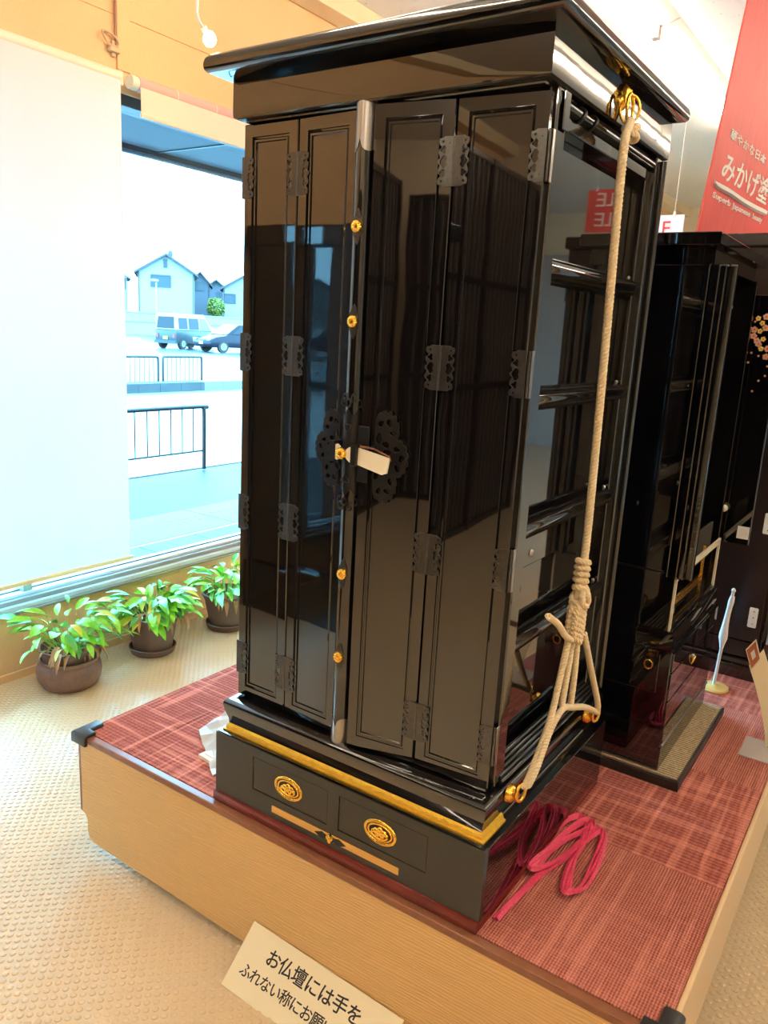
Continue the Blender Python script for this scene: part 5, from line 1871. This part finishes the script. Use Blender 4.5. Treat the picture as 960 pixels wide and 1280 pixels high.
car_p = bp(293, 441, 'z', GZ + 0.02)
hd2 = (d_right * -math.cos(math.radians(32)) - d_away * math.sin(math.radians(32)))
ang_c = math.atan2(hd2.y, hd2.x)
hp_ = [(-2.1, 0.28), (1.95, 0.28), (2.08, 0.40), (2.05, 0.66), (1.75, 0.80), (0.85, 0.95), (-1.95, 0.98), (-2.1, 0.80)]
hg_ = ([(-1.85, 0.94), (1.05, 0.90)], [(-1.30, 1.45), (0.20, 1.47)])
hw = 0.85
det = [('windscreen', quad_panel([(1.02, -hw * 0.90, 0.94), (1.02, hw * 0.90, 0.94), (0.25, hw * 0.78, 1.44), (0.25, -hw * 0.78, 1.44)], 0.02), 'car_glass_light')]
for s in (-1, 1):
    det.append(('side_window', quad_panel([(-1.2, s * hw * 0.985, 0.98), (0.75, s * hw * 0.985, 0.98), (0.15, s * hw * 0.875, 1.40), (-1.05, s * hw * 0.875, 1.40)], 0.01 * -s), 'car_glass'))
    det.append(('head_lamp', B(1.90, 2.07, s * hw * 0.74 - 0.16, s * hw * 0.74 + 0.12, 0.62, 0.74), 'lamp_clear'))
det.append(('number_plate', B(2.07, 2.10, -0.17, 0.17, 0.42, 0.58), 'van_roof'))
car('hatchback', 'dark navy hatchback parked in front of the small van', (car_p.x, car_p.y, GZ + 0.02), ang_c, hp_, hg_, 1.7, 'car_dark', 'car_dark', (-1.30, 1.28), 0.31, det)
cb = bp(233, 425, 'z', GZ + 0.02)
bk = bp(233, 408, 'x', -44)
det = [('rear_window', quad_panel([(-1.7, 0.7, 1.1), (-1.7, -0.7, 1.1), (-1.6, -0.62, 1.7), (-1.6, 0.62, 1.7)]), 'car_glass')]
for (x0_, x1_) in ((-1.5, -0.2), (-0.05, 1.1)):
    det.append(('side_window', quad_panel([(x0_, -0.83, 1.1), (x1_, -0.83, 1.1), (x1_ - 0.15, -0.735, 1.62), (x0_, -0.735, 1.62)]), 'car_glass'))
det.append(('roof_rack', B(-1.2, 0.4, -0.55, 0.55, 1.80, 1.86), 'car_glass_light'))
car('minivan', 'pale minivan with a roof rack half hidden behind the small van', (bk.x, bk.y + 0.2, GZ + 0.02), math.atan2(d_right.y, d_right.x) + 0.25, [(-2.1, 0.3), (2.0, 0.3), (2.1, 0.7), (1.7, 1.05), (-2.1, 1.05)], ([(-2.05, 1.05), (1.6, 1.05)], [(-1.85, 1.80), (0.75, 1.80)]), 1.7, 'van_roof', 'van_roof', (-1.4, 1.4), 0.32, det)

# ---- garden wall, houses, tree, lamp pole
t_ = thing('garden_wall', 'long pale garden wall in front of the houses', 'wall', (-61, 50, GZ))
wz = bp(200, 391, 'x', -61).z
put('wall_body', B(-61.2, -61.0, 20, 110, GZ, wz - 0.12), 'garden_wall', t_)
put('wall_coping', B(-61.3, -60.95, 20, 110, wz - 0.12, wz), 'garden_wall', t_)
put('wall_band', B(-61.0, -60.96, 20, 110, wz * 0.52, wz * 0.52 + 0.08), 'kerb_light', t_)


def gable_house(name, label, D, u0, u1, vr, ve, wall_m, roof_m, windows, depth=9.0):
    """gable end faces the shop; D distance, u0,u1 wall edges in the photo, vr ridge row, ve eave row"""
    um = (u0 + u1) / 2
    dm = ray(um, 400)
    aw = Vector((dm.x, dm.y, 0)).normalized()
    rg = Vector((aw.y, -aw.x, 0))

    def on(u, v_):
        d = ray(u, v_)
        p = CAM + d * (D / d.dot(aw))
        return (p - CAM).dot(rg), p.z
    y0, y1 = on(u0, ve)[0], on(u1, ve)[0]
    zr, ze = on(um, vr)[1], on(um, ve)[1]
    ym = (y0 + y1) / 2
    o_ = CAM + aw * D + rg * ym
    t_ = thing(name, label, 'house', (o_.x, o_.y, GZ), math.atan2(rg.y, rg.x))
    hw_ = (y1 - y0) / 2
    zr -= GZ
    ze -= GZ
    put('house_body', MB().prism([(-hw_, 0), (hw_, 0), (hw_, ze), (0, zr - 0.12), (-hw_, ze)], 0, depth, 'y'), wall_m, t_, local=True)
    ov = 0.35
    sl_ = (zr - ze) / hw_
    for s in (-1, 1):
        put('roof_slope', MB().prism([(s * (hw_ + ov), ze - ov * sl_ - 0.02), (s * (hw_ + ov), ze - ov * sl_ + 0.20), (0, zr + 0.12), (0, zr - 0.10)], -0.45, depth + 0.2, 'y'), roof_m, t_, local=True)
        put('down_pipe', MB().tube([(s * (hw_ - 0.1), -0.06, 0), (s * (hw_ - 0.1), -0.06, ze)], 0.05, 6), roof_m, t_, local=True)
    for (wu0, wv0, wu1, wv1) in windows:
        a = on(wu0, wv0)
        c = on(wu1, wv1)
        xa, xc, zt_, zb_ = a[0] - ym, c[0] - ym, a[1] - GZ, c[1] - GZ
        wn = put('window', B(xa, xc, -0.03, 0.02, zb_, zt_), 'house_window', t_, local=True)
        fm = MB().box(xa - 0.07, xa, -0.08, 0, zb_ - 0.07, zt_ + 0.1).box(xc, xc + 0.07, -0.08, 0, zb_ - 0.07, zt_ + 0.1)
        fm.box(xa, xc, -0.08, 0, zt_, zt_ + 0.12).box(xa, xc, -0.08, 0, zb_ - 0.07, zb_)
        put('window_frame', fm, 'house_roof', wn, local=True)
    return t_


gable_house('gabled_house', 'pale two storey house with a dark gabled roof above the van', 82, 172, 243, 318, 341, 'house_wall', 'house_roof', [(189, 344, 213, 359), (205, 325.5, 208.5, 334)])
gable_house('neighbour_house', 'grey fronted house partly hidden behind the pale gabled house', 94, 238, 262, 340, 354, 'house_wall_grey', 'house_roof', [(244, 353, 254, 363)], 6.0)
gable_house('low_house', 'small grey house between the gabled house and the green tree', 104, 254, 286, 350, 363, 'house_wall_grey', 'house_roof', [(271, 366, 276, 374)], 6.0)
gable_house('far_house', 'pale house with a blue window behind the green tree', 92, 279, 342, 342, 362, 'house_wall', 'house_roof', [(281.5, 368, 294, 379)], 7.0)
gable_house('side_house', 'small pale house with a pinkish roof next to the gabled house', 86, 100, 159, 326, 344, 'house_wall', 'roof_pink', [(156, 349, 158.5, 361)], 7.0)
dt_ = ray(213, 317)
cz = CAM + dt_ * (84 / math.hypot(dt_.x, dt_.y))
t_ = thing('roof_tank', 'small grey tank standing on the ridge of the pale gabled house', 'tank', (cz.x, cz.y, cz.z - 0.6))
put('tank_body', MB().lathe([(0.05, -0.40), (0.22, -0.36), (0.26, 0.0), (0.2, 0.25), (0.05, 0.32)], cz, 12), 'house_roof', t_, smooth=50)
put('tank_stand', MB().tube([(cz.x, cz.y, cz.z - 1.2), (cz.x, cz.y, cz.z - 0.3)], 0.10, 8), 'house_roof', t_)

tr_c = bp(270, 384, 'x', -60)
tree = thing('garden_tree', 'bright green leafy tree behind the garden wall', 'tree', (-62.5, tr_c.y, GZ))
cz = bp(270, 384, 'x', -62.5)
put('trunk', MB().tube([(-62.5, cz.y, GZ), (-62.5, cz.y + 0.05, cz.z)], [0.14, 0.08], 8), 'bark', tree)
rnd = random.Random(2)
mb = MB()
for k in range(900):
    a, b_ = rnd.uniform(0, 2 * PI), math.acos(rnd.uniform(-1, 1))
    r = rnd.uniform(0.75, 1.0) * (1 + 0.18 * math.sin(3 * a) * math.sin(2 * b_))
    c = Vector((-62.5 + 0.8 * r * math.sin(b_) * math.cos(a), cz.y + 1.05 * r * math.sin(b_) * math.sin(a), cz.z + 0.95 * r * math.cos(b_)))
    q = Quaternion((rnd.gauss(0, 1), rnd.gauss(0, 1), rnd.gauss(0, 1), rnd.gauss(0, 1))).normalized()
    s = rnd.uniform(0.10, 0.2)
    vs = [c + q @ Vector(v) for v in ((s, 0, 0), (0, s * 0.6, 0.02), (-s, 0, 0), (0, -s * 0.6, 0.02))]
    mb.add(vs, [(0, 1, 2, 3)])
fo = put('foliage', mb, 'tree_leaf', tree)
fo['kind'] = 'stuff'
lp = bp(196, 420, 'x', -56)
t_ = thing('lamp_pole', 'white street lamp pole in front of the gabled house', 'street lamp', (-56, lp.y, GZ))
zt = bp(196, 352, 'x', -56).z
put('pole', MB().tube([(-56, lp.y, GZ), (-56, lp.y, zt)], [0.10, 0.06], 8), 'pole_white', t_, smooth=60)
put('lamp_head', B(-56.15, -55.85, lp.y - 0.45, lp.y + 0.15, zt, zt + 0.18), 'pole_white', t_, bevel=0.04)
